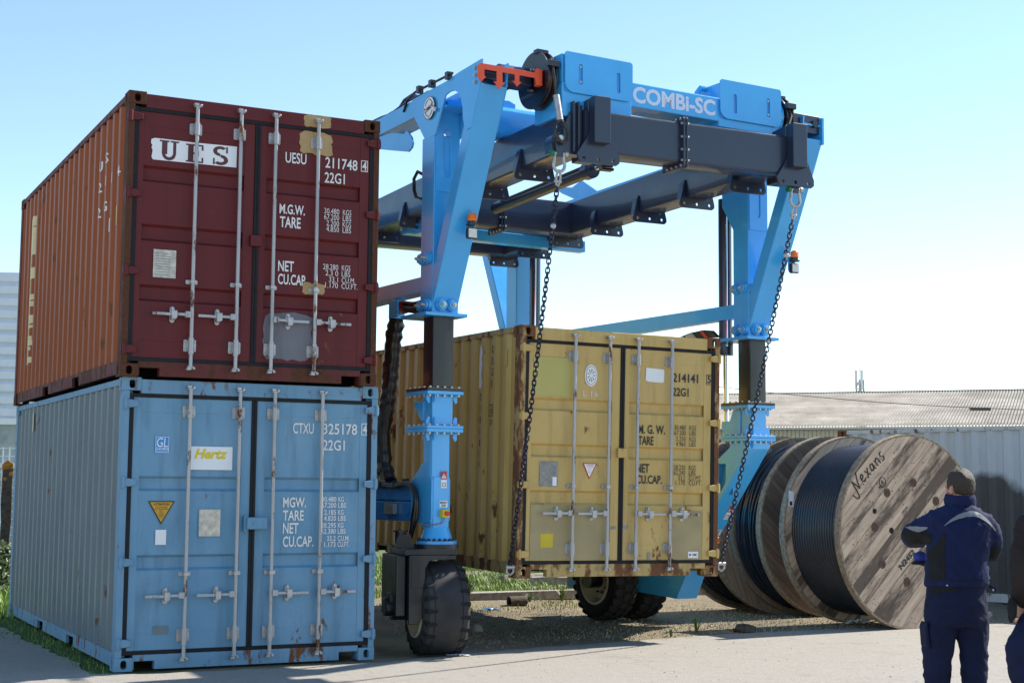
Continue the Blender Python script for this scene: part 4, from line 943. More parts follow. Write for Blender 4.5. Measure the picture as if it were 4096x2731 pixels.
# stickers and the emergency stops
def stick(x, y, z, side):
    q = y-.003
    if side == 0: P = lambda a, b: (x+a, q, z+b)
    else:
        sl = .87
        P = lambda a, b: (x+a, q-.001+(-(b))*sl, z+b)
    def rect(name, mat, a0, a1, b0, b1, k=0):
        m = MB(); m.f([m.v(Vector(P(a, b))+Vector((0, -.0015*k, 0))) for a, b in ((a0, b0), (a1, b0), (a1, b1), (a0, b1))]); return m.build(name, mat, car, smooth=0)
    rect('warning_sticker', 'redprint', -.033, .033, .12, .20); rect('warning_sticker', 'sign', -.033, .033, .035, .118)
    m = MB(); m.f([m.v(Vector(P(a, b))+Vector((0, -.002, 0))) for a, b in ((-.026, .132), (.026, .132), (0, .182))]); m.build('warning_symbol', 'sign', car, smooth=0)
    m = MB()
    for a0, a1, b0, b1 in ((-.003, .003, .148, .170), (-.003, .003, .139, .144), (-.02, .02, .08, .084), (-.02, -.016, .05, .08), (.016, .02, .05, .08), (-.02, .02, .05, .054)): m.f([m.v(Vector(P(a, b))+Vector((0, -.004, 0))) for a, b in ((a0, b0), (a1, b0), (a1, b1), (a0, b1))])
    m.build('sticker_print', 'ink', car, smooth=0)
    rect('stop_sign', 'sign', -.045, .045, -.155, -.09)
    m = MB(); text(m, 'EMERGENCY', -.04, .04, -.120, -.098, lambda a, b: Vector(P(a, b))+Vector((0, -.002, 0)), bold=.02); text(m, 'STOP', -.024, .024, -.149, -.127, lambda a, b: Vector(P(a, b))+Vector((0, -.002, 0)), bold=.03); m.build('stop_lettering', 'ink', car, smooth=0)
    o = Vector(P(.0, -.215)); m = MB(); m.box(o.x-.042, o.x+.035, o.y-.06, o.y+.01, o.z-.038, o.z+.038); bx = m.build('emergency_stop', 'stopyellow', car, .006)
    m = MB(); m.cyl((o.x, o.y-.06, o.z), (o.x, o.y-.078, o.z), .014, 12); m.cyl((o.x, o.y-.078, o.z), (o.x, o.y-.095, o.z), .024, 18); m.build('stop_button', 'stopred', bx)
    m = MB(); m.tube([(o.x-.005, o.y-.02, o.z-.038), (o.x-.005, o.y-.02, o.z-.075), (o.x-.03, o.y-.012, o.z-.10), (o.x-.12, o.y-.006, o.z-.112), (o.x-.2, o.y+.1, o.z-.108)], .006, 6); m.build('switch_cable', 'plategrey', bx)
stick(.012, -.084, 1.60, 0)
stick(SW+.085, .66, 1.255, 1)
# hoses: wrapped bundle at the left leg and the run down to the steering head
hp = [(-.06, .84, 3.48), (-.03, .93, 3.38), (-.03, 1.0, 3.2), (-.03, 1.03, 3.0), (-.03, 1.06, 2.8), (-.03, 1.10, 2.6), (-.03, 1.16, 2.4), (-.03, 1.22, 2.2), (-.02, 1.2, 1.9), (-.02, 1.1, 1.7)]
def spline(pts, k=6):
    P = [Vector(p) for p in pts]; P = [P[0]*2-P[1]]+P+[P[-1]*2-P[-2]]; o = []
    for i in range(1, len(P)-2):
        for j in range(k):
            t = j/k; a, b, c, d_ = P[i-1:i+3]
            o.append(.5*((2*b)+(-a+c)*t+(2*a-5*b+4*c-d_)*t*t+(-a+3*b-3*c+d_)*t**3))
    return o+[P[-2]]
sp = spline(hp)
m = MB(); rad = [.085*(.55+.45*min(1, i/8))*(1+.07*math.sin(i*1.9)+.05*math.sin(i*4.7)) for i in range(len(sp))]; m.tube(sp, rad, 14)
for v in m.bm.verts: v.co += Vector((random.uniform(-.008, .008), random.uniform(-.008, .008), random.uniform(-.012, .012)))
m.build('wrapped_hose_bundle', 'hose', car, smooth=60)
m = MB(); m.box(-.16, -.14, .66, .86, 3.40, 3.58); m.box(-.14, .0, .80, .82, 3.40, 3.60); m.build('hose_bracket', 'cblue', car, .003)
for k in range(6):
    x = -.10+.028*(k % 3); z = 3.55-.05*(k//3)-.02*(k % 3)
    m = MB(); m.tube(spline([(x, .16, z-.02+.015*k % .03), (x, .40, z-.03), (x-.01, .62, z+.0), (x-.02, .80, z), (x-.01, .90, z-.05), (x+.01, .95, z-.20), (-.03, .98, 3.2)], 5), .016, 8); h_ = m.build('hydraulic_hose', 'hose', car)
    m = MB(); m.cyl((x-.015, .70, z), (x-.02, .79, z), .020, 10); m.build('hose_fitting', 'galv', h_)
    m = MB(); m.cyl((x-.012, .655, z), (x-.015, .70, z), .021, 10); m.cyl((x-.006, .905, z-.055), (x-.002, .93, z-.09), .021, 10); m.build('hose_marker', 'redprint', h_)
for k in range(4):
    o = -.15-.018*(k % 2); dz = .018*(k//2)
    m = MB(); m.tube(spline([(o, 1.5, 1.66+dz), (o, .95, 1.655+dz), (o-.01, .62, 1.64+dz), (o-.015, .40, 1.665+dz), (o-.02, .24, 1.64+dz), (o-.03, .12, 1.54), (o-.03, .12+.015*k, 1.36), (o-.04, .20, 1.18), (o-.05, .26, 1.04)], 6), .021, 8); m.build('hydraulic_hose', 'hose', car)
m = MB()
for y, z in ((1.3, 1.665), (.95, 1.665), (.62, 1.65), (.40, 1.675)): m.box(-.20, -.13, y-.012, y+.012, z-.03, z+.05)
m.build('hose_clip', 'cmatt', car, .003)
m = MB(); m.box(-.14, -.09, .72, .95, 1.36, 1.47); m.build('valve_block', 'galv', car, .006)
m = MB(); m.cyl((-.086, .50, 1.41), (-.094, .50, 1.41), .05, 18); m.build('inspection_cover', 'cblueD', car)
# hose loop above the right middle beam
for k in range(4):
    m = MB(); m.tube(spline([(SW-.17+.02*k, .50, 3.47-.015*k), (SW-.18+.02*k, .75, 3.49-.018*k), (SW-.19+.02*k, 1.15, 3.44-.015*k), (SW-.2+.02*k, 1.6, 3.30)], 6), .017, 8); h_ = m.build('hydraulic_hose', 'hose', car)
    m = MB(); m.cyl((SW-.185+.02*k, .86, 3.482-.018*k), (SW-.187+.02*k, 1.0, 3.465-.017*k), .021, 10); m.build('hose_fitting', 'galv', h_)
    m = MB(); m.cyl((SW-.18+.02*k, .66, 3.488-.018*k), (SW-.182+.02*k, .72, 3.491-.018*k), .020, 10); m.build('hose_marker', 'redprint', h_)

# ------------------------------------------------------------ spreader frame under the gantry (axes of the yellow container)
Y0 = Vector((.0598, 15.1699, 0))
spr = empty('spreader_frame', Y0, AY, 'black lifting frame of box beams with triangular lugs, hanging under the blue gantry', 'lifting frame')
ZB, ZT = 4.89, 5.305
U0, U1, UB0, UB1 = -.10, .20, 2.20, 2.50
for a, b in ((U0, U1), (UB0, UB1)):
    m = MB(); m.prism(rrect(a, b, ZB, ZT, .022, 3), 'y', -1.10, 5.55); m.build('side_beam', 'cblack', spr, smooth=15)
def xbeam(v0, v1, u0, u1, fl=True):
    m = MB(); m.prism(rrect(v0, v1, ZB+.004, ZT+.003, .022, 3), 'x', u0, u1); b = m.build('cross_beam', 'cblack', spr, smooth=15)
    if not fl: return
    uc = (U0+UB1)/2+.02
    for du in (-.028, .006):
        m = MB(); m.prism(rrect(v0-.055, v1+.055, ZB-.05, ZT+.05, .03), 'x', uc+du, uc+du+.022); m.build('beam_flange', 'cblack', spr, .002)
    m = MB()
    for z in (ZB+.02, ZB+.13, ZB+.26, ZT-.02):
        m.cyl((uc-.045, v0-.032, z), (uc+.045, v0-.032, z), .014, 8)
    for k in range(4):
        v = v0-.01+(v1-v0)*k/3.5
        for z in (ZB-.028, ZT+.03): m.cyl((uc-.045, v, z), (uc+.045, v, z), .014, 8)
    m.build('flange_bolts', 'bolt', spr)
xbeam(-1.25, -.95, .10, 2.62); xbeam(3.0, 3.3, U1, UB0); xbeam(5.0, 5.3, U1, UB0)
def lug(u, v):
    m = MB(); h = .23
    o = rrect(u-h, u+h, ZB-.115, ZB-.02, .03)
    o = [(u-h+.03, ZB-.115), (u+h-.03, ZB-.115), (u+h, ZB-.09), (u+h, ZB-.06), (u+.165, ZB+.20), (u+.152, ZB+.20), (u+.152, ZB), (u-.152, ZB), (u-.152, ZB+.20), (u-.165, ZB+.20), (u-h, ZB-.06), (u-h, ZB-.09)]
    m.prism(o, 'y', v, v+.02, holes=[circ(u+q, ZB-.065, .018, 10) for q in (-.165, 0, .165)]); m.build('lifting_lug', 'cblack', spr, .002)
    m = MB(); m.prism([(u-.152, ZB-.02), (u-.152, ZB+.20), (u-.18, ZB+.16), (u-.21, ZB-.02)], 'y', v+.02, v+.10); m.build('lug_gusset', 'cblack', spr, .003)
for v in (.244, 1.27, 2.30, 3.34, 4.37, 5.3): lug((UB0+UB1)/2, v)
for v in (-.27, .82, 1.87, 2.95, 4.05, 5.2): lug((U0+U1)/2, v)
lug((UB0+UB1)/2, -.75)
# end pads on the front beam
for u, sg in ((.235, -1), (2.575, 1)):
    m = MB(); m.box(u-.09, u+.09, -1.37, -1.25, 4.965, 5.425); m.build('guide_pad', 'cblack', spr, .01)
    t = [(u-.215, 4.80), (u-.20, 4.775), (u+.20, 4.775), (u+.235, 4.80), (u+.235, 4.86), (u+.09, 5.20), (u-.03, 5.20), (u-.13, 5.02), (u-.235, 4.86)]
    m = MB(); m.prism(t, 'y', -1.28, -1.255, holes=[circ(u+q, 4.82, .018, 10) for q in (-.16, 0, .16)]); m.build('end_plate', 'cblack', spr, .003)
    m = MB(); m.prism([(-1.25, 4.84), (-1.25, 5.42), (-1.02, 5.40), (-.90, 5.30), (-.90, 4.84)], 'x', u-.10, u+.10); m.build('corner_block', 'cblack', spr, .012)
m = MB(); m.prism([(-.23, 4.86), (.10, 4.86), (.10, 5.36), (.03, 5.35), (-.04, 5.27), (-.12, 5.10), (-.22, 5.02), (-.25, 4.94)], 'y', -1.20, -1.05); m.build('rope_ear', 'cblack', spr, .008)
for q in (-.02, .035): 
    m = MB(); m.box(q, q+.02, -1.235, -1.0, 4.88, 5.38); m.build('stiffener', 'cblack', spr, .003)
m = MB(); m.cyl((-.155, -1.24, 4.99), (-.155, -1.0, 4.99), .035, 18); m.build('rope_pin', 'bolt', spr)
# trim cylinder with clevis inside the frame
m = MB(); m.cyl((1.0, .27, 5.085), (1.0, 2.7, 5.07), .075, 24); m.cyl((1.0, .24, 5.085), (1.0, .36, 5.085), .095, 24); tc = m.build('trim_cylinder', 'cblack', spr)
m = MB(); m.cyl((1.0, .02, 5.085), (1.0, .27, 5.085), .03, 14); m.build('piston_rod', 'chrome', tc)
m = MB(); m.box(.93, 1.07, -.10, .03, 5.05, 5.12); m.box(.93, 1.07, -.12, -.03, 5.13, 5.16); m.box(.93, 1.07, -.12, -.03, 5.01, 5.04); cl = m.build('clevis', 'cmatt', tc, .006)
for dx in (-.035, .035):
    m = MB(); m.cyl((1.0+dx, -.12, 5.085), (1.0+dx, -.28, 5.085), .020, 10); m.build('rope_socket', 'galv', tc)
    m = MB(); m.cyl((1.0+dx, -.28, 5.085), (1.0+dx*2, -1.0, 5.08), .009, 8); m.build('wire_rope', 'rope', tc)
m = MB(); m.tube([(.92, .3, 5.12), (.92, 2.4, 5.10)], .012, 8); m.build('feed_pipe', 'hose', tc)
def wp(T_, p): return T_ @ Vector(p)
Tc = Matrix.Translation((-.72, 14.80, 0)) @ Matrix.Rotation(R(31), 4, 'Z'); Ts = Matrix.Translation(Y0) @ Matrix.Rotation(AY, 4, 'Z')
# hoist ropes: off the sheaves, down to the frame
def rope(a, b, mid=None):
    a, b = Vector(a), Vector(b); dv = (a-b).normalized()
    rt = empty('hoist_rope', b, 0, 'steel hoist rope with a swaged socket, dropping from the left rim of the gantry sheave' if b.x < 2 else 'short steel hoist rope below the far right sheave', 'wire rope')
    m = MB(); m.tube([Vector(x)-b for x in [a]+(mid or [])+[b+dv*.42]], .016, 8); m.build('rope', 'rope', rt)
    m = MB(); m.cyl(dv*.17, dv*.43, .034, 14); m.build('swaged_socket', 'galv', rt)
    n_ = Vector((math.sin(AY), -math.cos(AY), 0)); s_ = n_.cross(Vector((0, 0, 1)))
    lp = [Vector((0, 0, 0))+s_*(.065*math.sin(2*math.pi*k/20))*(1 if k else 1)+dv*(.055-.115*math.cos(2*math.pi*k/20)) for k in range(20)]
    m = MB(); m.tube(lp, .016, 8, True); m.build('rope_eye', 'rope', rt)
    m = MB(); m.tube([p*.82 for p in lp], .008, 6, True); m.build('thimble', 'cmatt', rt)
e1 = wp(Ts, (-.155, -1.27, 5.0)); s1 = wp(Tc, (.55, -1.225, 5.64)); s1t = wp(Tc, (.55, -1.215, 5.72)); rope(wp(Tc, (.55, -1.17, 5.80)), e1, [s1t, s1])
e2 = wp(Ts, (2.60, -1.10, 5.10)); rope(wp(Tc, (3.54, -1.235, 5.73)), e2, [wp(Tc, (3.54, -1.275, 5.62))])
# chains: shackle, hook link, 16 mm links, bottom shackle
def chain(top, bot, label, group, ztop=True):
    top, bot = Vector(top), Vector(bot); rt = empty('lifting_chain', bot, 0, label, 'chain', group)
    n_ = Vector((math.sin(AY), -math.cos(AY), 0)); s_ = Vector((math.cos(AY), math.sin(AY), 0)); dv = (bot-top).normalized()
    # bow shackle
    o = top-bot
    pts = [o+s_*(.045)]+[o+s_*(.062*math.cos(R(a))*(1.0))+Vector((0, 0, -.115))+Vector((0, 0, .062*math.sin(R(a)))) for a in (30, 0, -30, -60, -90, -120, -150, -180, -210)]+[o-s_*(.045)]
    m = MB(); m.tube(pts, .016, 10); sh = m.build('bow_shackle', 'galv', rt)
    m = MB(); m.cyl(o-s_*.075, o+s_*.095, .019, 12); m.cyl(o+s_*.06, o+s_*.09, .03, 6); m.build('shackle_pin', 'galv', sh)
    m = MB(); m.cyl(o-s_*.095, o-s_*.06, .032, 14); m.build('shackle_pin_head', 'green', sh)
    m = MB(); q = o+Vector((0, 0, -.17)); m.tube([q+s_*.022*math.sin(2*math.pi*k/14)*1.0+dv*(.07-.075*math.cos(2*math.pi*k/14)) for k in range(14)], .012, 8, True); m.cyl(q+dv*.10-s_*.035, q+dv*.10+s_*.035, .016, 10); m.build('coupling_link', 'galv', rt)
    a = q+dv*.15; b = Vector((0, 0, .04)); L = (b-a).length; N = int(L/.047); m = MB()
    e = (s_-dv*s_.dot(dv)).normalized(); g = dv.cross(e)
    for i in range(N):
        t = (i+.5)/N; c_ = a.lerp(b, t)+Vector((0, 0, -.05*4*t*(1-t)))*0+n_*(.03*math.sin(math.pi*t))
        ang = (R(45) if i % 2 else R(-45))+.25*math.sin(i*.7)*math.sin(i*.13); ex = e*math.cos(ang)+g*math.sin(ang)
        lp = []
        for k in range(12):
            u = 2*math.pi*k/12; lp.append(c_+ex*(.0195*math.cos(u))+dv*(.0155*(1 if math.sin(u) > 0 else -1)*(abs(math.sin(u)) > .01)+.0155*math.sin(u)))
        m.tube(lp, .0072, 6, True)
    m.build('chain_links', 'chain', rt, smooth=60)
    m = MB(); m.cyl(b+Vector((0, 0, -.02))-s_*.05, b+Vector((0, 0, -.02))+s_*.05, .02, 10); m.tube([b+s_*.035, b+s_*.04+Vector((0, 0, -.07)), b+Vector((0, 0, -.10)), b-s_*.04+Vector((0, 0, -.07)), b-s_*.035], .012, 8); m.build('bottom_shackle', 'galv', rt)
    m = MB(); m.ball(a.lerp(b, .10)+n_*.02, .03, (1, .6, 1), 10, 6); m.build('chain_tag', 'galv', rt)
G = 'chains between the lifting frame and the yellow container'
chain(wp(Ts, (-.165, -1.22, 4.845)), wp(Ts, (-.055, .03, .82)), 'dark lifting chain from the left corner of the frame, hanging before the yellow doors', G)
chain(wp(Ts, (2.61, -1.22, 4.755)), wp(Ts, (2.50, .03, .815)), 'dark lifting chain from the right corner of the black frame, passing the right leg beacon', G)
chain(wp(Ts, (-.02, 5.05, 4.86)), wp(Ts, (-.05, 5.95, .95)), 'dark lifting chain at the far end, just seen beside the black left leg', G)
for u, z, v in ((-.165, 4.86, -1.22), (2.61, 4.77, -1.22)):
    m = MB(); m.prism([(u-.05, z+.1), (u+.06, z+.1), (u+.03, z-.05), (u-.03, z-.05)], 'y', v-.02, v+.02); m.build('shackle_tab', 'cblack', spr, .004)
# ------------------------------------------------------------ wooden cable reels
def reel(pos, ang, length, rad, crad, outer, inner, label, loose=0, coils=24, marks=False):
    rt = empty('cable_reel', pos, ang, label, 'cable reel', 'wooden cable reels in a row')
    c = rad+.002; th = .085
    for i, (xf, mat) in enumerate(((0, outer), (-length+th, inner))):
        m = MB(); m.lathe([(xf-th, 0), (xf-th, rad-.004), (xf-th+.004, rad), (xf-.004, rad), (xf, rad-.004), (xf, 0)], (0, 0, c), (1, 0, 0), 96)
        fl = m.build('flange', mat, rt, smooth=30)
        m = MB(); m.lathe([(xf-th-.002, rad-.02), (xf-th-.002, rad+.006), (xf+.002, rad+.006), (xf+.002, rad-.018), (xf-.004, rad-.018), (xf-th+.004, rad-.02)], (0, 0, c), (1, 0, 0), 96, closed=True); m.build('flange_rim', 'woodrim', fl, smooth=30)
        if i == 0 and marks:
            for y, z, r in ((.046, 1.736, .042), (-.392, 1.615, .042), (-.598, 1.213, .045), (.42, 1.518, .045), (-.486, .781, .042), (-.092, .564, .045), (-.331, 1.171, .025), (.48, .95, .042), (-.60, 1.40, .02)):
                m = MB(); m.lathe([(.004, r+.012), (.006, r), (.001, r-.006), (.0015, 0)], (0, y, z), (1, 0, 0), 20); m.build('flange_bolt', M['boltrust'] if r > .03 else M['dark'], fl)
            m = MB(); m.lathe([(.006, .09), (.004, .07), (.002, 0)], (0, -.05, c), (1, 0, 0), 24); m.build('hub_hole', 'dark', fl)
            m = MB(); rr = random.Random(3)
            for k in range(150):
                a = rr.uniform(0, 2*math.pi); q = rad*math.sqrt(rr.uniform(.02, .92)); m.cyl((.0, q*math.cos(a), c+q*math.sin(a)), (.0035, q*math.cos(a), c+q*math.sin(a)), rr.uniform(.005, .009), 6)
            m.build('nail_heads', 'oldpost', fl)
    m = MB()
    if not loose:
        n = coils; w_ = (length-2*th)/n; prof = []
        for k in range(n):
            x0_ = -length+th+k*w_
            for j in range(7): a = math.pi*j/6; prof.append((x0_+w_/2-w_/2*math.cos(a)*.98, crad-w_*.75+w_*.8*math.sin(a)**.8))
        m.lathe(prof, (0, 0, c), (1, 0, 0), 96)
    else:
        rr = random.Random(5)
        m.lathe([(-length+th, crad-.06), (-th, crad-.06)], (0, 0, c), (1, 0, 0), 64)
        for k in range(46):
            x_ = rr.uniform(-length+th+.03, -th-.03); a0 = rr.uniform(0, 6.28); am = rr.uniform(.01, .045); ra = crad+rr.uniform(-.05, .02)
            m.tube([(max(-length+th+.01, min(-th-.01, x_+am*math.sin(6.28*j/48+a0)*1.5)), (ra+.018*math.sin(2*6.28*j/48+a0))*math.cos(6.28*j/48), c+(ra+.018*math.sin(2*6.28*j/48+a0))*math.sin(6.28*j/48)) for j in range(48)], .016, 6, True)
    m.build('wound_cable', 'cable', rt, smooth=45)
    return rt
RA_ = R(-59); n3 = Vector((math.cos(RA_), math.sin(RA_), 0)); p3 = Vector((-math.sin(RA_), math.cos(RA_), 0)); C1 = Vector((4.79, 17.80, 0))
r1 = reel(C1, RA_, 1.04, 1.152, 1.04, 'plankpale', 'plankpale', 'cable reel nearest the man, its pale planked face hand lettered in black', 0, 20, True)
reel(Vector((4.19, 19.5, 0)), R(-60.5), .66, 1.165, 1.075, 'plankdark', 'plankinner', 'brown cable reel between the blue right leg and the lettered reel, loosely wound', 1)
reel(Vector((3.64, 19.90, 0)), R(-63), .85, 1.17, 1.06, 'plankinner', 'plankdark', 'hindmost cable reel, mostly hidden behind the blue right leg and yellow container', 1)
# marks on the pale face
def onface(items, name, mat='ink'):
    m = MB()
    for t, y, z, ln_, hh, ang, kw in items:
        c_, s_ = math.cos(R(ang)), math.sin(R(ang))
        text(m, t, 0, ln_, 0, hh, lambda a, b: (.0045, y+.045+a*c_-b*s_, z+a*s_+b*c_), **kw)
    return m.build(name, mat, r1, smooth=0)
def strokes(lines, y, z, sc, ang, name, r=.0085):
    m = MB(); c_, s_ = math.cos(R(ang)), math.sin(R(ang))
    for ln_ in lines:
        pts = spline([(.003, y+.045+(a*c_-b*s_)*sc, z+(a*s_+b*c_)*sc) for a, b in ln_], 4) if len(ln_) > 2 else [Vector((.003, y+.045+(a*c_-b*s_)*sc, z+(a*s_+b*c_)*sc)) for a, b in ln_]
        m.tube(pts, r, 6)
    return m.build(name, 'ink', r1)
hand = [[(-.25, .1), (-.12, -.25), (.05, -.3), (.12, 0), (.18, .75)], [(.18, .75), (.42, .05)], [(.42, .05), (.55, .55), (.78, .98)],
        [(.82, .30), (1.05, .42), (1.02, .58), (.86, .5), (.84, .25), (1.0, .1), (1.15, .2)], [(1.32, .55), (1.6, .08)], [(1.62, .58), (1.3, .05)],
        [(2.02, .52), (1.86, .5), (1.8, .22), (1.98, .15), (2.08, .5)], [(2.08, .5), (2.1, .12)], [(2.32, .5), (2.36, .1)], [(2.35, .38), (2.5, .52), (2.6, .4), (2.62, .08)],
        [(3.05, .55), (2.9, .55), (2.88, .38), (3.04, .28), (3.0, .08), (2.82, .08)]]
strokes(hand, -.93, 1.60, .205, 41, 'hand_lettering')
onface([('N2452', -.225, .70, .31, .075, 40, dict(bold=.05)), ('METS', -.56, 1.66, .10, .028, 40, {}), ('180245', -.19, 1.36, .12, .03, 40, {}), ('NT', -.16, 1.33, .05, .03, 40, {}), ('4', -.515, 1.71, .035, .05, 40, dict(bold=.04))], 'stencil_lettering')
m = MB(); m.tube([(.002, -.465+.05*math.cos(a*math.pi/9), 1.738+.06*math.sin(a*math.pi/9)) for a in range(18)], .005, 6, True); m.build('maker_ring', 'ink', r1)
m = MB(); m.prism([(-1.09, 1.44), (-1.01, 1.43), (-1.0, 1.61), (-1.075, 1.63)], 'x', -.948, -.944); m.build('paper_label', 'sign', r1)
m = MB(); m.box(-.943, -.942, -1.07, -1.03, 1.45, 1.50); m.build('label_print', 'ink', r1)

# ------------------------------------------------------------ far sheds, mast, cable
def roofm():
    m = NM('mossy fibre cement roof'); a = m.noise(.35, 6, .65); b = m.noise(2.2, 6, .7)
    sp = m.n('ShaderNodeSeparateXYZ'); m.l(m.co(), sp.inputs[0])
    c = m.mix(m.ramp(a, .35, .65), (.19, .175, .155), (.34, .32, .29)); c = m.mix(m.math('MULTIPLY', m.ramp(b, .52, .68), .6), c, (.13, .11, .08))
    row = m.math('FRACT', m.math('DIVIDE', sp.outputs['Y'], 1.45)); c = m.mix(m.math('MULTIPLY', m.math('LESS_THAN', row, .07), .65), c, (.10, .085, .07))
    lo = m.ramp(m.math('ADD', m.math('MULTIPLY', sp.outputs['Y'], -.5), m.math('MULTIPLY', b, .9)), .05, .5); c = m.mix(m.math('MULTIPLY', lo, .6), c, (.12, .105, .085))
    return m.set(c, .95, 0, b, .3, .05)
a_ = math.atan2(-.375, .927)
sh = empty('shed', (13.2, 88.8, 0), a_, 'long low shed with a corrugated grey roof and cream walls, far behind the reels', 'shed')
m = MB(); n = 560; A = []; B = []
for i in range(n+1):
    x = -12+i*.0887; q = .095 if i % 2 else 0
    A.append(m.v((x, -.45, 5.15+q))); B.append(m.v((x, 12, 7.92+q)))
for i in range(n): m.f([A[i], A[i+1], B[i+1], B[i]])
m.build('roof', roofm(), sh, smooth=0)
m = MB(); m.box(-12, 37.7, 11.9, 12.3, 7.85, 8.02); m.build('ridge_cap', 'timber', sh)
m = MB()
for i in range(200): m.box(-12+i*.248, -12+i*.248+.2, 0, .06, 4.55, 5.10)
m.box(-12, 37.6, .06, 12, 0, 5.1); m.build('wall', plain('cream cladding', (.52, .50, .40), .7, 0, .08), sh)
m = MB(); m.box(-12, 37.6, -.03, .05, 0, 4.5); m.build('wall_band', plain('dull red cladding', (.30, .03, .03), .6, 0, .1), sh)
m = MB(); m.box(-12, 37.7, -.60, -.45, 5.06, 5.18); m.build('gutter', 'galv', sh)
m = MB(); m.box(21.0, 22.3, 4.2, 4.5, 6.25, 6.4); m.build('roof_hatch', 'cmatt', sh)
ms = empty('antenna_mast', (35.4, 150, 0), .4, 'grey lattice phone mast rising behind the shed roof', 'mast')
m = MB(); q = .34
for x, y in ((-q, -q), (q, -q), (q, q), (-q, q)): m.cyl((x, y, 0), (x*.8, y*.8, 12.6), .075, 6)
for k in range(14):
    z = k*.9; s_ = q*(1-.2*k/14)
    for (x, y), (x2, y2) in (((-s_, -s_), (s_, -s_)), ((s_, -s_), (s_, s_)), ((s_, s_), (-s_, s_)), ((-s_, s_), (-s_, -s_))): m.cyl((x, y, z), (x2, y2, z+.9), .04, 5); m.cyl((x, y, z), (x2, y2, z), .035, 5)
m.build('lattice', 'galv', ms)
for k in range(3):
    t = 2.1*k+.4; m = MB(); m.box(.38*math.cos(t)-.12, .38*math.cos(t)+.12, .38*math.sin(t)-.06, .38*math.sin(t)+.06, 11.6, 13.6); m.build('antenna_panel', 'sign', ms, .02)
m = MB(); m.cyl((0, 0, 12), (0, 0, 13.9), .04, 8); m.cyl((-.5, -.1, 10.4), (-.5, -.3, 10.4), .3, 18); m.build('dish', 'galv', ms)
wr = empty('overhead_cable', (2.0, 30, 0), 0, 'thin overhead cable sagging in front of the shed roof, with a small dark box', 'cable')
m = MB(); pts = [(x, 0, 1.667+z) for x, z in ((0, 2.35), (2.17, 2.03), (3.74, 1.87), (5.7, 1.72), (7.65, 1.63), (9.5, 1.60), (12, 1.7))]
m.tube(spline(pts, 6), .007, 6); m.build('wire', 'hose', wr)
m = MB(); m.box(7.30, 7.72, -.03, .03, 3.25, 3.31); m.build('splice_box', 'cmatt', wr)
# --- left edge: clad hall, film tunnel, fence, post
hl = empty('clad_hall', (-10.0, 31.5, 0), R(4), 'white hall clad in horizontal ribbed panels, behind the left edge of the red container', 'hall')
m = MB(); z = 3.0; pr = []
while z < 5.98: pr += [(0, z), (-.012, z+.02), (-.03, z+.05), (-.03, z+.20), (-.012, z+.235)]; z += .262
pr += [(0, 6.0), (.2, 6.0), (.2, 3.0)]
m.prism(pr, 'x', -30, .4); m.build('cladding', plain('white ribbed cladding', (.62, .66, .74), .35, .1, .05), hl, smooth=0)
m = MB(); m.box(-30, .38, .02, 12, 0, 5.95); m.build('wall', plain('pale blue wall', (.40, .46, .52), .6, 0, .15), hl)
m = MB(); m.box(-30, .4, -.06, .02, 2.86, 3.0); m.box(-30, .4, -.06, .02, 1.95, 2.05); m.build('trim_rail', 'sign', hl, .01)
m = MB(); m.box(-30, .38, .0, .02, .0, 2.86); m.build('window_band', plain('hazy window film', (.30, .35, .36), .3, 0, .4, 2), hl)
fn = empty('mesh_fence', (-10.9, 27.5, 0), 0, 'white wire fence beyond the old wooden post at the left edge', 'fence')
m = MB()
for i in range(60): m.cyl((-5+i*.12, 0, 0), (-5+i*.12, 0, 2.3), .012, 5)
for i in range(16): m.cyl((-5, 0, .1+i*.145), (2.2, 0, .1+i*.145), .010, 5)
m.build('wire_mesh', 'sign', fn)
for x in (-5, -2.6, -.2, 2.1):
    m = MB(); m.cyl((x, 0, 0), (x, 0, 2.4), .035, 10); m.build('fence_post', 'sign', fn)
po = empty('wooden_post', (-7.66, 22.6, 0), .3, 'old dark wooden post capped with orange lichen, at the left edge', 'post')
m = MB(); m.box(-.075, .075, -.075, .075, 0, 1.86)
for k in range(6): bmesh.ops.bisect_plane(m.bm, geom=m.bm.verts[:]+m.bm.edges[:]+m.bm.faces[:], plane_co=(0, 0, .25+k*.27), plane_no=(0, 0, 1))
for v in m.bm.verts: v.co.x += random.uniform(-.012, .012); v.co.y += random.uniform(-.01, .01)
m.build('shaft', 'oldpost', po, .012)
m = MB(); m.prism([(-.082, 1.84), (.082, 1.86), (.08, 1.93), (0, 1.99), (-.08, 1.92)], 'y', -.082, .082); m.ball((.05, -.07, 1.78), .035, (1, .4, 1.4), 8, 6); m.ball((-.03, -.075, 1.70), .025, (1, .4, 1.2), 8, 6); m.build('lichen_cap', 'lichen', po, .01)
def leafm(n_, a, b):
    m = NM(n_); f = m.noise(9, 3); return m.set(m.mix(f, a, b), .55)
M['leaf'] = leafm('weed leaf', (.05, .11, .015), (.15, .22, .04)); M['blade'] = leafm('grass blade', (.065, .16, .010), (.26, .36, .05)); M['bush'] = leafm('bush leaf', (.02, .05, .012), (.10, .14, .05)); M['straw'] = leafm('dry straw', (.32, .25, .13), (.55, .46, .28))
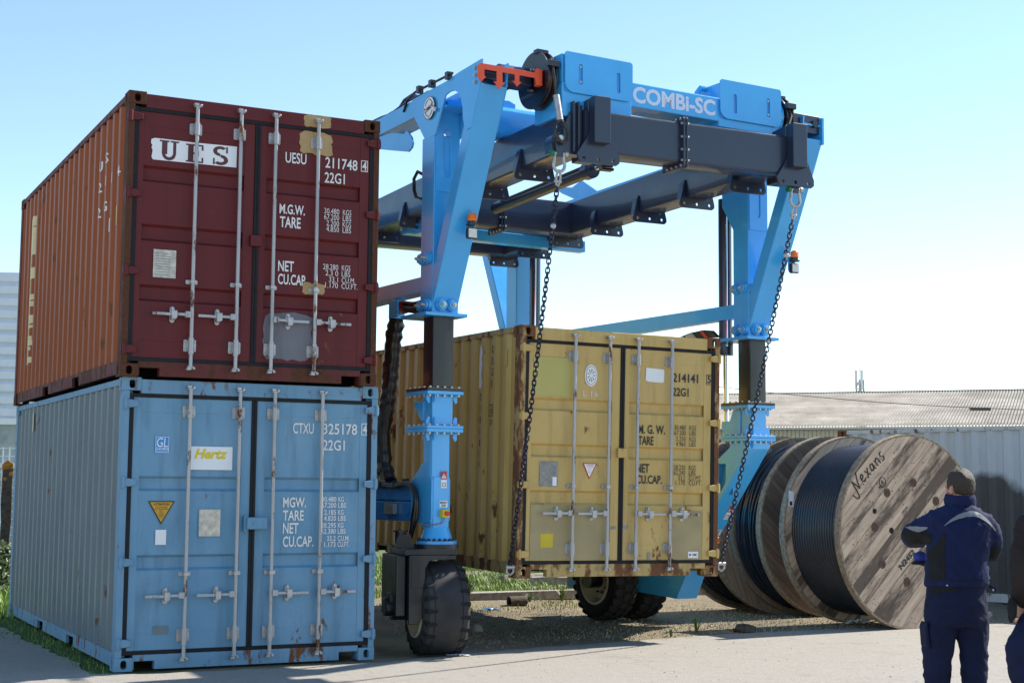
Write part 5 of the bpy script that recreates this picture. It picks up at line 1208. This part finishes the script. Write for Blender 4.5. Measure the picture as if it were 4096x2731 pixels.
def bush(loc, w_, h_, n, label, name='bush', mat='bush', s0=.05):
    rr = random.Random(hash(label) % 999 if 0 else len(label)); rt = empty(name, loc, 0, label, name.replace('_', ' '))
    m = MB()
    for k in range(9): t = rr.uniform(0, 6.28); q = rr.uniform(.2, .8); m.tube([(0, 0, 0), (w_*.3*q*math.cos(t), w_*.3*q*math.sin(t), h_*.5), (w_*.6*q*math.cos(t), w_*.6*q*math.sin(t), h_*rr.uniform(.75, 1))], [.012, .008, .004], 5)
    m.build('stem', 'oldpost', rt)
    m = MB()
    for k in range(n):
        t = rr.uniform(0, 6.28); z = rr.uniform(.05, 1)**.8*h_; q = w_*.6*math.sqrt(rr.uniform(0, 1))*(1.05-.5*abs(z/h_-.5)); c_ = Vector((q*math.cos(t), q*math.sin(t), z+rr.uniform(-.05, .05)))
        a = Vector((rr.uniform(-1, 1), rr.uniform(-1, 1), rr.uniform(-.6, 1))).normalized(); b = a.orthogonal().normalized(); s_ = s0*rr.uniform(.6, 1.4)
        m.f([m.v(c_-a*s_), m.v(c_+b*s_*.45), m.v(c_+a*s_), m.v(c_-b*s_*.45)])
    m.build('foliage', mat, rt, smooth=0, normals=False); return rt
bush((-7.72, 22.3, 0), .5, .75, 700, 'dark leafy bush growing at the foot of the old wooden post')
# ------------------------------------------------------------ grass, straw, debris
def blades(name, zones, mat, seed, kind='stuff', label=None, cat=None):
    rr = random.Random(seed); m = MB()
    for (poly, n, h0, h1, w_) in zones:
        xs = [p[0] for p in poly]; ys = [p[1] for p in poly]; k = 0
        while k < n:
            x, y = rr.uniform(min(xs), max(xs)), rr.uniform(min(ys), max(ys)); ins = False; j = len(poly)-1
            for i in range(len(poly)):
                if (poly[i][1] > y) != (poly[j][1] > y) and x < (poly[j][0]-poly[i][0])*(y-poly[i][1])/(poly[j][1]-poly[i][1])+poly[i][0]: ins = not ins
                j = i
            k += 1
            if not ins: continue
            cl = .5+.5*math.sin(x*2.3+1.3*math.sin(y*1.7))*math.sin(y*1.9+x)
            h = rr.uniform(h0, h1)*(.45+.75*cl); t = rr.uniform(0, 6.28); dx, dy = math.cos(t), math.sin(t); l_ = rr.uniform(.1, .7)*h
            b1, b2 = m.v((x-dy*w_, y+dx*w_, -.01)), m.v((x+dy*w_, y-dx*w_, -.01)); c1, c2 = m.v((x-dy*w_*.7+dx*l_*.3, y+dx*w_*.7+dy*l_*.3, h*.6)), m.v((x+dy*w_*.7+dx*l_*.3, y-dx*w_*.7+dy*l_*.3, h*.6)); tp = m.v((x+dx*l_, y+dy*l_, h))
            m.f([b1, b2, c2, c1]); m.f([c1, c2, tp])
    o = m.build(name, mat, smooth=0, normals=False); o['kind'] = kind
    if label: o['label'] = label; o['category'] = cat
    return o
blades('grass', [([(-2.6, 21.8), (.3, 22.9), (3.2, 24.2), (5, 30), (-3, 34), (-5, 30)], 40000, .03, .15, .008),
                 ([(-10.5, 19), (-6.0, 18.0), (-6.2, 27), (-10.5, 27)], 9000, .06, .22, .008),
                 ([(-3.62, 13.0), (-3.45, 13.25), (-6.1, 18.6), (-7.2, 18.8), (-5.4, 15.9), (-4.3, 14.15)], 7000, .02, .06, .005),
                 ([(-.9, 19.2), (1.2, 20.4), (2.0, 21.6), (.4, 22.3), (-1.5, 21.0)], 900, .03, .10, .006)], 'blade', 11, label='green grass behind the yard and along the blue container', cat='grass')
blades('straw_litter', [([(-1.0, 15.4), (2.6, 17.2), (6.4, 18.8), (6, 21), (2, 22.3), (-2, 21)], 15000, .004, .03, .006)], 'straw', 12, label='pale straw and chips strewn over the dirt strip', cat='litter')
m = MB(); rr = random.Random(4)
for k in range(2600):
    x = rr.uniform(-1, 6.5); y = 15.2+.47*(x+.4)+abs(rr.gauss(0, 2.0)); s_ = rr.uniform(.006, .022)
    vs = [m.v((x+s_*rr.uniform(.6, 1.3)*a, y+s_*rr.uniform(.6, 1.3)*b, max(0, c_)*s_*rr.uniform(.6, 1.1))) for a, b, c_ in ((1, 0, -1), (0, 1, -1), (-1, 0, -1), (0, -1, -1), (.1, .1, 1))]
    for i in range(4): m.f([vs[i], vs[(i+1) % 4], vs[4]])
o = m.build('gravel', plain('pale gravel', (.19, .165, .13), .9, 0, .4, 3), smooth=0); tag(o, 'small stones scattered on the dirt strip', 'gravel', None, 'stuff')
m = MB(); rr = random.Random(8)
for k in range(420):
    x = rr.uniform(-4, 7); y = rr.uniform(10.5, 18.5)
    if y > 14.9+.62*max(-.4, x) or (x < -.4 and y > 12.4): continue
    s_ = rr.uniform(.004, .013); vs = [m.v((x+s_*a, y+s_*b, .012+c_*s_)) for a, b, c_ in ((1, 0, 0), (0, 1, 0), (-1, 0, 0), (0, -1, 0), (.1, .1, .8))]
    for i in range(4): m.f([vs[i], vs[(i+1) % 4], vs[4]])
tag(m.build('grit', plain('asphalt grit', (.22, .20, .18), .9, 0, .4), smooth=0), 'loose grit lying on the asphalt', 'grit', None, 'stuff')
def timber(p0, p1, w_, h_, label, mat='timber', z=0):
    p0, p1 = Vector((*p0, z)), Vector((*p1, z)); d_ = p1-p0; rt = MB(); L = d_.length
    rt.box(0, L, -w_/2, w_/2, 0, h_)
    for k in range(5): bmesh.ops.bisect_plane(rt.bm, geom=rt.bm.verts[:]+rt.bm.edges[:]+rt.bm.faces[:], plane_co=(L*(k+1)/6, 0, 0), plane_no=(1, 0, 0))
    for v in rt.bm.verts: v.co.z += random.uniform(-.008, .008)*(v.co.z > .01); v.co.y += random.uniform(-.01, .01)
    o = rt.build('timber_baulk', mat, None, .008); o.location = p0; o.rotation_euler = (0, 0, math.atan2(d_.y, d_.x)); return tag(o, label, 'timber')
timber((-1.2, 21.25), (3.9, 23.7), .16, .13, 'long weathered timber lying along the edge of the grass under the yellow container')
timber((-.15, 25.7), (.9, 26.9), .14, .12, 'pale plank lying in the grass, further back than the long timber')
timber((.35, 24.8), (1.35, 25.0), .2, .16, 'short thick wood block in the grass beside the twin wheels')
def debris(name, label, cat, loc, mb_, mat, rz=0):
    o = mb_.build(name, mat, None, smooth=50); o.location = loc; o.rotation_euler = (0, 0, rz); return tag(o, label, cat)
def crumple(sx, sy, sz, seed, n=9):
    rr = random.Random(seed); m = MB(); g = [[m.v((sx*(i/n-.5)+rr.uniform(-.012, .012), sy*(j/n-.5)+rr.uniform(-.012, .012), .008+sz*rr.random()*(.4+.6*math.sin(3.1*i/n)))) for i in range(n+1)] for j in range(n+1)]
    for a, b in zip(g, g[1:]):
        for i in range(n): m.f([a[i], a[i+1], b[i+1], b[i]])
    return m
debris('crumpled_paper', 'crumpled white paper on the dirt in front of the lettered reel', 'paper', (4.27, 18.45, 0), crumple(.30, .14, .07, 2), 'sign', .4)
debris('paper_scrap', 'flat white scrap of paper beside the left black wheel', 'paper', (-.5, 14.62, .012), crumple(.22, .10, .012, 5), 'sign', .2)
debris('blue_strap', 'bright blue plastic strip lying on the dirt near the left wheel', 'strap', (-.28, 20.0, 0), crumple(.34, .07, .03, 6), 'cyan', .5)
m = MB(); m.lathe([(-.13, .07), (-.13, .058), (.13, .058), (.13, .07)], (0, 0, .07), (1, 0, 0), 20, closed=True); debris('pipe_offcut', 'short dark pipe offcut on the dirt before the long timber', 'pipe', (.10, 20.75, 0), m, 'oldpost', .5)
m = MB(); m.cyl((0, 0, 0), (0, 0, .07), .10, 20, .085); m.cyl((0, 0, .07), (0, 0, .085), .05, 16); debris('round_cap', 'small round grey cap on the ground right of the left wheel', 'cap', (-.40, 17.2, .0), m, 'timber')
def clod(r, seed):
    rr = random.Random(seed); m = MB(); m.ball((0, 0, r*.3), r, (1.3, 1, .6), 12, 8)
    for v in m.bm.verts: v.co *= 1+rr.uniform(-.18, .18); v.co.z = max(v.co.z, -.01)
    return m
debris('dirt_clod', 'brown lump of earth on the strip in front of the reels', 'clod', (2.72, 17.35, 0), clod(.10, 3), 'oldpost')
debris('stone', 'pale stone at the sunlit edge near the long timber', 'stone', (-.15, 21.1, 0), clod(.055, 9), 'timber')
def weed(loc, h, n, label, name='weed'):
    rr = random.Random(int(abs(loc[0]*97+loc[1]*31))); m = MB()
    for k in range(n):
        t = rr.uniform(0, 6.28); L = h*rr.uniform(.5, 1); dx, dy = math.cos(t), math.sin(t); wd = .008; sp_ = rr.uniform(.3, .9)
        ps = [(0, 0), (.35*sp_, .6), (.75*sp_, .9), (1.1*sp_, .85)]
        pr = None
        for a, b in ps:
            ww = wd*(1.2-a); q = (m.v((dx*a*L-dy*ww, dy*a*L+dx*ww, b*L)), m.v((dx*a*L+dy*ww, dy*a*L-dx*ww, b*L)))
            if pr: m.f([pr[0], pr[1], q[1], q[0]])
            pr = q
    o = m.build(name, 'leaf', None, smooth=0, normals=False); o.location = loc; return tag(o, label, 'weed')
weed((-.62, 20.6, 0), .42, 60, 'tall tuft of coarse grass just right of the left wheel', 'grass_tuft')
weed((.75, 21.7, 0), .22, 30, 'small bright weed on the long timber, beside the twin wheels')
weed((.28, 21.3, 0), .16, 26, 'small weed between the pipe offcut and the twin wheels')
weed((1.80, 16.75, 0), .10, 18, 'tiny weed at the asphalt edge, in the sunlit gap')
weed((2.15, 17.25, 0), .20, 12, 'thin sprouting weed in front of the brown reel')
# ------------------------------------------------------------ people
def remesh(m, vox, name, mat, smooth_it=4):
    bmesh.ops.recalc_face_normals(m.bm, faces=m.bm.faces)
    me = bpy.data.meshes.new('tmp'); m.bm.to_mesh(me); m.bm.free(); o = bpy.data.objects.new('tmp', me); C.objects.link(o)
    q = o.modifiers.new('r', 'REMESH'); q.mode = 'VOXEL'; q.voxel_size = vox; q.use_smooth_shade = True
    s_ = o.modifiers.new('s', 'SMOOTH'); s_.iterations = smooth_it; s_.factor = .5
    bpy.context.view_layer.update()
    me2 = bpy.data.meshes.new_from_object(o.evaluated_get(bpy.context.evaluated_depsgraph_get())); bpy.data.objects.remove(o)
    me2.name = name; r = bpy.data.objects.new(name, me2); C.objects.link(r); me2.materials.clear(); me2.materials.append(M[mat]); me2.shade_smooth(); return r
def limb(m, pts, n=16): m.tube(spline([p[:3] for p in pts], 4), [x for x in sum([[pts[i][3]+(pts[i+1][3]-pts[i][3])*j/4 for j in range(4)] for i in range(len(pts)-1)], [])]+[pts[-1][3]], n); m.ball(pts[0][:3], pts[0][3]); m.ball(pts[-1][:3], pts[-1][3])
def headparts(m, c, yaw, s=1.0):
    T = Matrix.Translation(c) @ Matrix.Rotation(yaw, 4, 'Z'); h = MB(T); h.bm.free(); h.bm = m.bm
    h.ball((0, .0, .02), .088*s, (.86, 1.10, 1.12), 24, 16); h.ball((0, .045, -.045), .062*s, (.88, .85, 1.15), 20, 12); h.ball((0, .085, -.085), .026*s, (1.1, .8, .8), 12, 8)
    h.ball((0, .100, -.018), .015*s, (.8, 1.1, 1.6), 12, 8); h.ball((0, .088, -.052), .018*s, (1.4, .6, .5), 12, 8)
    for sx in (-1, 1):
        h.ball((sx*.031, .082, .012), .013*s, (1.2, .6, .7), 10, 8); h.ball((sx*.081, -.005, -.012), .026*s, (.32, .72, 1.15), 12, 8); h.ball((sx*.084, -.016, .004), .018*s, (.4, .7, 1), 10, 8)
def hand_(m, wrist, dirv, side, up=(0, 0, 1), curl=.9):
    d_ = Vector(dirv).normalized(); u = Vector(up); s_ = d_.cross(u).normalized()*side; u = s_.cross(d_)*side; wv_ = Vector(wrist)
    m.tube([wv_, wv_+d_*.03, wv_+d_*.075, wv_+d_*.09], [.026, .034, .036, .03], 12)
    for k, (off, L) in enumerate(((-.030, .062), (-.010, .072), (.011, .068), (.031, .052))):
        b = wv_+d_*.082+u*(-off); p = [b]; a = 0
        for j, q in enumerate((.45, .32, .23)):
            a += curl*(.5+.2*j); p.append(p[-1]+(d_*math.cos(a)-s_*math.sin(a))*L*q)
        m.tube(p, [.0095, .009, .0085, .0075], 8); m.ball(p[-1], .0075, (1, 1, 1), 8, 6)
    b = wv_+d_*.03+u*.028; m.tube([b, b+d_*.025+u*.02-s_*.012, b+d_*.05+u*.022-s_*.03], [.012, .0105, .009], 8)
def band(surf, pts, thick, name, mat, parent, off=.004, rows=4, dirv=(0, 1, 0)):
    """ribbon laid on a garment: centre points (x,z) and half heights, dropped onto the surface along dirv"""
    bvh = BVHTree.FromObject(surf, bpy.context.evaluated_depsgraph_get()) if 0 else BVHTree.FromPolygons([v.co for v in surf.data.vertices], [p.vertices[:] for p in surf.data.polygons])
    m = MB(); g = []; dv = Vector(dirv)
    for (x, z), h in zip(pts, thick):
        col = []
        for r_ in range(rows+1):
            zz = z+h*(2*r_/rows-1); hit = bvh.ray_cast(Vector((x, -1, zz)) if dv.y > 0 else Vector((x-2, 0, zz)), dv)
            col.append(m.v(hit[0]+hit[1]*off) if hit[0] is not None else None)
        g.append(col)
    for a, b in zip(g, g[1:]):
        for i in range(rows):
            if None not in (a[i], a[i+1], b[i], b[i+1]): m.f([a[i], a[i+1], b[i+1], b[i]])
    return m.build(name, mat, parent, smooth=60, normals=False)
def person(loc, label, arms, legs, head, jk, tr, sc=1.0, lean=0, hem=1.075, torso=None, hands=()):
    # continuous body, with the clothes and hair as its children
    b = MB(); b.loft([(0, 0, .86, .14, .10), (.0, 0, .98, .15, .105), (.005, 0, 1.12, .14, .10), (.01, 0, 1.3, .165, .11), (.01, 0, 1.42, .18, .105), (.015, .005, 1.49, .15, .085), (.025, .01, 1.535, .075, .07), (.03, .012, 1.58, .058, .06), (.032, .015, 1.64, .055, .058)], 24)
    headparts(b, head[0], head[1], head[2] if len(head) > 2 else 1)
    for a in arms: limb(b, [(p[0], p[1], p[2], p[3]*.68) for p in a])
    for h in hands: hand_(b, *h)
    for l in legs:
        limb(b, [(p[0], p[1], p[2], p[3]*.72) for p in l]); f = l[-1]; b.ball((f[0], f[1]+.06, .055), .05, (.9, 2.3, .9), 14, 8)
    body = remesh(b, .0085, 'person', 'skin', 3); tag(body, label, 'person')
    j = MB(); j.loft(torso, 28)
    for a in arms: limb(j, a[:-1]+[a[-1]])
    cl = head[0]; j.lathe([(1.525, .082), (1.555, .088), (1.60, .083), (1.612, .080), (1.61, .070), (1.55, .070), (1.525, .068)], (cl[0]-.003, cl[1]-.002, 0), (0, 0, 1), 28, closed=True)
    jo = remesh(j, .011, 'jacket', jk, 5); jo.parent = body
    t = MB(); t.loft([(-.01, 0, .84, .178, .130), (-.012, 0, .93, .186, .136), (-.008, 0, 1.02, .176, .130), (-.005, 0, 1.10, .172, .125)], 24)
    for l in legs: limb(t, l)
    to = remesh(t, .011, 'trousers', tr, 5); to.parent = body
    from mathutils import noise as NZ
    for o, am in ((jo, 1.0), (to, .8)):
        for v in o.data.vertices:
            p = v.co; x, y, z = p
            if o is jo: q = Vector((x*7+z*3, y*6, z*10-abs(x)*9)); k = .55+.45*min(1, abs(z-1.25)*5)
            else: q = Vector((x*6, y*6, z*9+abs(x)*6)); k = .6+.5*math.exp(-((z-.5)/.16)**2)+.5*math.exp(-((z-.80)/.08)**2)
            r1_ = 1-2*abs(NZ.noise(q)); r2_ = 1-2*abs(NZ.noise(q*2.3+Vector((5, 1, 2)))); big = NZ.noise(Vector((x*4, y*4, z*3.2)))
            v.co = p+v.normal*am*k*(.013*r1_*max(0, r1_)+.006*r2_*max(0, r2_)+.012*big-.004)
        o.data.update()
    for l in legs:
        f = l[-1]; m = MB(); m.ball((f[0], f[1]+.06, .06), .058, (.92, 2.4, 1.0), 16, 10); m.box(f[0]-.05, f[0]+.05, f[1]-.07, f[1]+.19, 0, .03); m.build('shoe', 'blackcloth', body, .01)
    T = Matrix.Translation(head[0]) @ Matrix.Rotation(head[1], 4, 'Z'); h = MB(T); h.ball((0, -.006, .028), .094*(head[2] if len(head) > 2 else 1), (.885, 1.09, 1.10), 28, 18)
    for v in list(h.bm.verts):
        q = T.inverted() @ v.co
        if q.z < -.045+.55*max(0, q.y+.03) or (q.y > .045 and q.z < .085): h.bm.verts.remove(v)
    hr = h.build('hair', 'hair', body, smooth=60)
    for v in hr.data.vertices: v.co += v.normal*random.uniform(-.002, .0035)
    body.location = loc
    return body, jo, to
TOR = [(x*.95, y, z, rx*.94, ry*.95) for x, y, z, rx, ry in [(0, 0, 1.070, .198, .150), (0, 0, 1.085, .204, .156), (0, 0, 1.11, .203, .155), (0, -.005, 1.14, .197, .150), (.003, -.008, 1.25, .196, .146), (.008, -.012, 1.36, .208, .144), (.012, -.012, 1.44, .212, .135), (.016, -.008, 1.49, .188, .118), (.024, 0, 1.53, .125, .098), (.03, .008, 1.56, .082, .082)]]
X = lambda g: .000856*(g-470)
Zg = lambda g: 1.825-.000856*g
P1 = Vector((2.69, 9.0, .012))
b1, j1, t1 = person(P1, 'man in navy work jacket with pale band across the back, holding papers',
    [[(-.115, .0, 1.450, .076), (-.175, .05, 1.415, .074), (-.222, .12, 1.375, .066), (-.190, .24, 1.350, .058), (-.105, .36, 1.335, .045)],
     [(.150, -.005, 1.440, .080), (.200, .02, 1.37, .076), (.215, .07, 1.275, .066), (.17, .20, 1.27, .056), (.07, .34, 1.30, .044)]],
    [[(-.094, 0, .88, .100), (-.120, .01, .70, .088), (-.130, .015, .50, .074), (-.132, -.01, .30, .072), (-.135, -.01, .10, .072)], [(.080, 0, .88, .100), (.092, .0, .70, .084), (.086, -.005, .50, .072), (.084, -.02, .30, .070), (.085, -.02, .10, .070)]],
    ((.036, .022, 1.655), R(28), .95), 'navy', 'navydark', torso=TOR,
    hands=(((-.100, .365, 1.335), (.8, .6, -.1), 1), ((.065, .345, 1.30), (-.8, .6, .1), -1)))
arc = []; th = []
for k in range(33):
    g_ = 348+k*(378/32); 
    top = 455-105*math.sin(math.pi*min(1, (g_-348)/400))**.9 if g_ < 560 else 352+ (g_-560)**1.55*.0455
    bot = 457-62*math.sin(math.pi*min(1, (g_-348)/380)) if g_ < 570 else 396+(g_-570)**1.42*.078
    bot = max(bot, top+4); arc.append((X(g_), Zg((top+bot)/2))); th.append(.000856*(bot-top)/2*.85)
band(j1, arc, th, 'reflective_band', 'reflect', b1)
band(j1, [(X(g_), Zg(470+14*math.sin((g_-150)/36))) for g_ in range(150, 262, 10)], [.000856*(16*math.sin(math.pi*(g_-140)/125)+2) for g_ in range(150, 262, 10)], 'sleeve_band', 'reflect', b1)
band(j1, [(X(g_), Zg(735-75*(g_-262)/90)) for g_ in range(262, 356, 8)], [.000856*(95+75*(g_-262)/90) for g_ in range(262, 356, 8)], 'side_panel', 'blackcloth', b1, .003, 20)
band(j1, [(X(g_), Zg(545)) for g_ in range(106, 276, 8)], [.000856*(58*math.sin(math.pi*(g_-92)/200)**.5) for g_ in range(106, 276, 8)], 'elbow_patch', 'blackcloth', b1, .003, 8)
band(j1, [(X(g_), Zg(655)) for g_ in range(700, 796, 8)], [.000856*(55*math.sin(math.pi*(g_-690)/115)**.5+4) for g_ in range(700, 796, 8)], 'elbow_patch', 'blackcloth', b1, .003, 8)
band(t1, [(X(g_), Zg(905-14*math.sin((g_-270)/60))) for g_ in range(272, 460, 9)], [.000856*(30-.14*(g_-272)) for g_ in range(272, 460, 9)], 'waist_panel', 'blackcloth', b1, .003)
m = MB(); m.lathe([(1.572, .094), (1.60, .094), (1.622, .089), (1.632, .083), (1.622, .079), (1.57, .084)], (.033, .172, 0), (0, -.10, 1), 28, closed=True); m.build('collar', 'navy', b1, smooth=60)
for x0_, x1_ in ((-.150, -.035), (.020, .130)):
    band(t1, [(x0_+(x1_-x0_)*k/8, .955) for k in range(9)], [.0035]*9, 'pocket_seam', 'blackcloth', b1, .003, 2)
band(j1, [(X(g_), Zg(828)) for g_ in range(262, 690, 12)], [.0025]*36, 'hem_seam', 'blackcloth', b1, .002, 2)
m = MB(); m.prism([(X(688), Zg(866)), (X(738), Zg(890)), (X(738), Zg(912)), (X(686), Zg(884))], 'y', -.02, -.012); m.build('hem_strap', 'navy', b1)
for g_, h_, y_ in ((348, 862, -.155), (711, 902, -.03)):
    m = MB(); m.ball((X(g_), y_, Zg(h_)), .006, (1, .5, 1), 8, 6); m.build('stud', 'galv', b1)
for poly, y_ in (([(X(625), Zg(1210)), (X(648), Zg(1300)), (X(672), Zg(1335)), (X(630), Zg(1350))], .03), ([(X(236), Zg(1120)), (X(220), Zg(1160)), (X(228), Zg(1300)), (X(260), Zg(1310))], 0)):
    m = MB(); m.prism(poly, 'y', y_-.07, y_+.07); m.build('thigh_pocket', 'navydark', b1, .015)
m = MB(); m.prism([(X(680), Zg(1060)), (X(700), Zg(1055)), (X(712), Zg(1078)), (X(678), Zg(1110))], 'y', -.01, .0); m.build('pocket_tool', 'galv', b1)
pp_ = crumple(.20, .14, .012, 21); o = pp_.build('paper_sheets', 'sign', None, smooth=30); o.location = P1+Vector((-.09, .42, 1.300)); o.rotation_euler = (R(-12), R(8), .3); tag(o, 'white papers held in front of the man in the navy jacket', 'paper')
cp = empty('work_hat', P1+Vector((-.106, .40, 1.235)), .5, 'bright blue hat with a dark brim in the left hand of the man', 'hat')
m = MB(); m.ball((0, 0, -.01), .044, (1.05, 1.0, .85), 18, 12); m.lathe([(.026, .008), (.030, .005), (.031, 0)], (0, 0, 0), (0, 0, 1), 12); m.build('crown', plain('bright blue cloth', (.010, .035, .24), .7, 0, .15), cp)
m = MB(); m.lathe([(-.035, .045), (-.05, .062), (-.056, .05), (-.05, .03)], (0, 0, 0), (0, 0, 1), 24); m.ball((.01, -.02, -.05), .03, (1, 1, .5), 10, 6); m.build('peak', 'blackcloth', cp)
P2 = Vector((3.055, 8.30, .012))
b2, j2, t2 = person(P2, 'person in dark clothes at the right edge, one hand in a pocket',
    [[(-.155, .0, 1.44, .085), (-.195, -.01, 1.30, .078), (-.212, -.01, 1.17, .066), (-.205, .03, 1.08, .058), (-.195, .05, 1.045, .050)], [(.175, 0, 1.45, .082), (.215, .02, 1.30, .074), (.225, .02, 1.18, .064), (.21, .08, 1.08, .055), (.19, .12, 1.02, .046)]],
    [[(-.13, 0, .88, .118), (-.185, .01, .75, .120), (-.175, .02, .60, .098), (-.135, .0, .42, .09), (-.12, 0, .10, .08)], [(.10, 0, .88, .11), (.115, .0, .70, .10), (.12, 0, .50, .085), (.12, -.01, .30, .08), (.12, 0, .10, .078)]],
    ((.0, .022, 1.66), R(-10)), 'brownblack', 'navydark', torso=[(x, y, z-.06 if z < 1.2 else z-.015, rx, ry) for x, y, z, rx, ry in TOR], hands=(((-.193, .05, 1.03), (.1, .3, -1), 1), ((.19, .12, 1.0), (0, .4, -1), -1)))
cp = empty('work_hat', P2+Vector((-.278, -.02, 1.0)), 0, 'flat black hat tucked beside the wrist of the person at the right edge', 'hat')
m = MB(); m.ball((0, 0, 0), .062, (.36, .8, 1.0), 16, 12); m.build('crown', 'blackcloth', cp); m = MB(); m.ball((-.006, .01, -.045), .03, (.4, 1.0, 1.2), 12, 8); m.build('peak', 'blackcloth', cp)
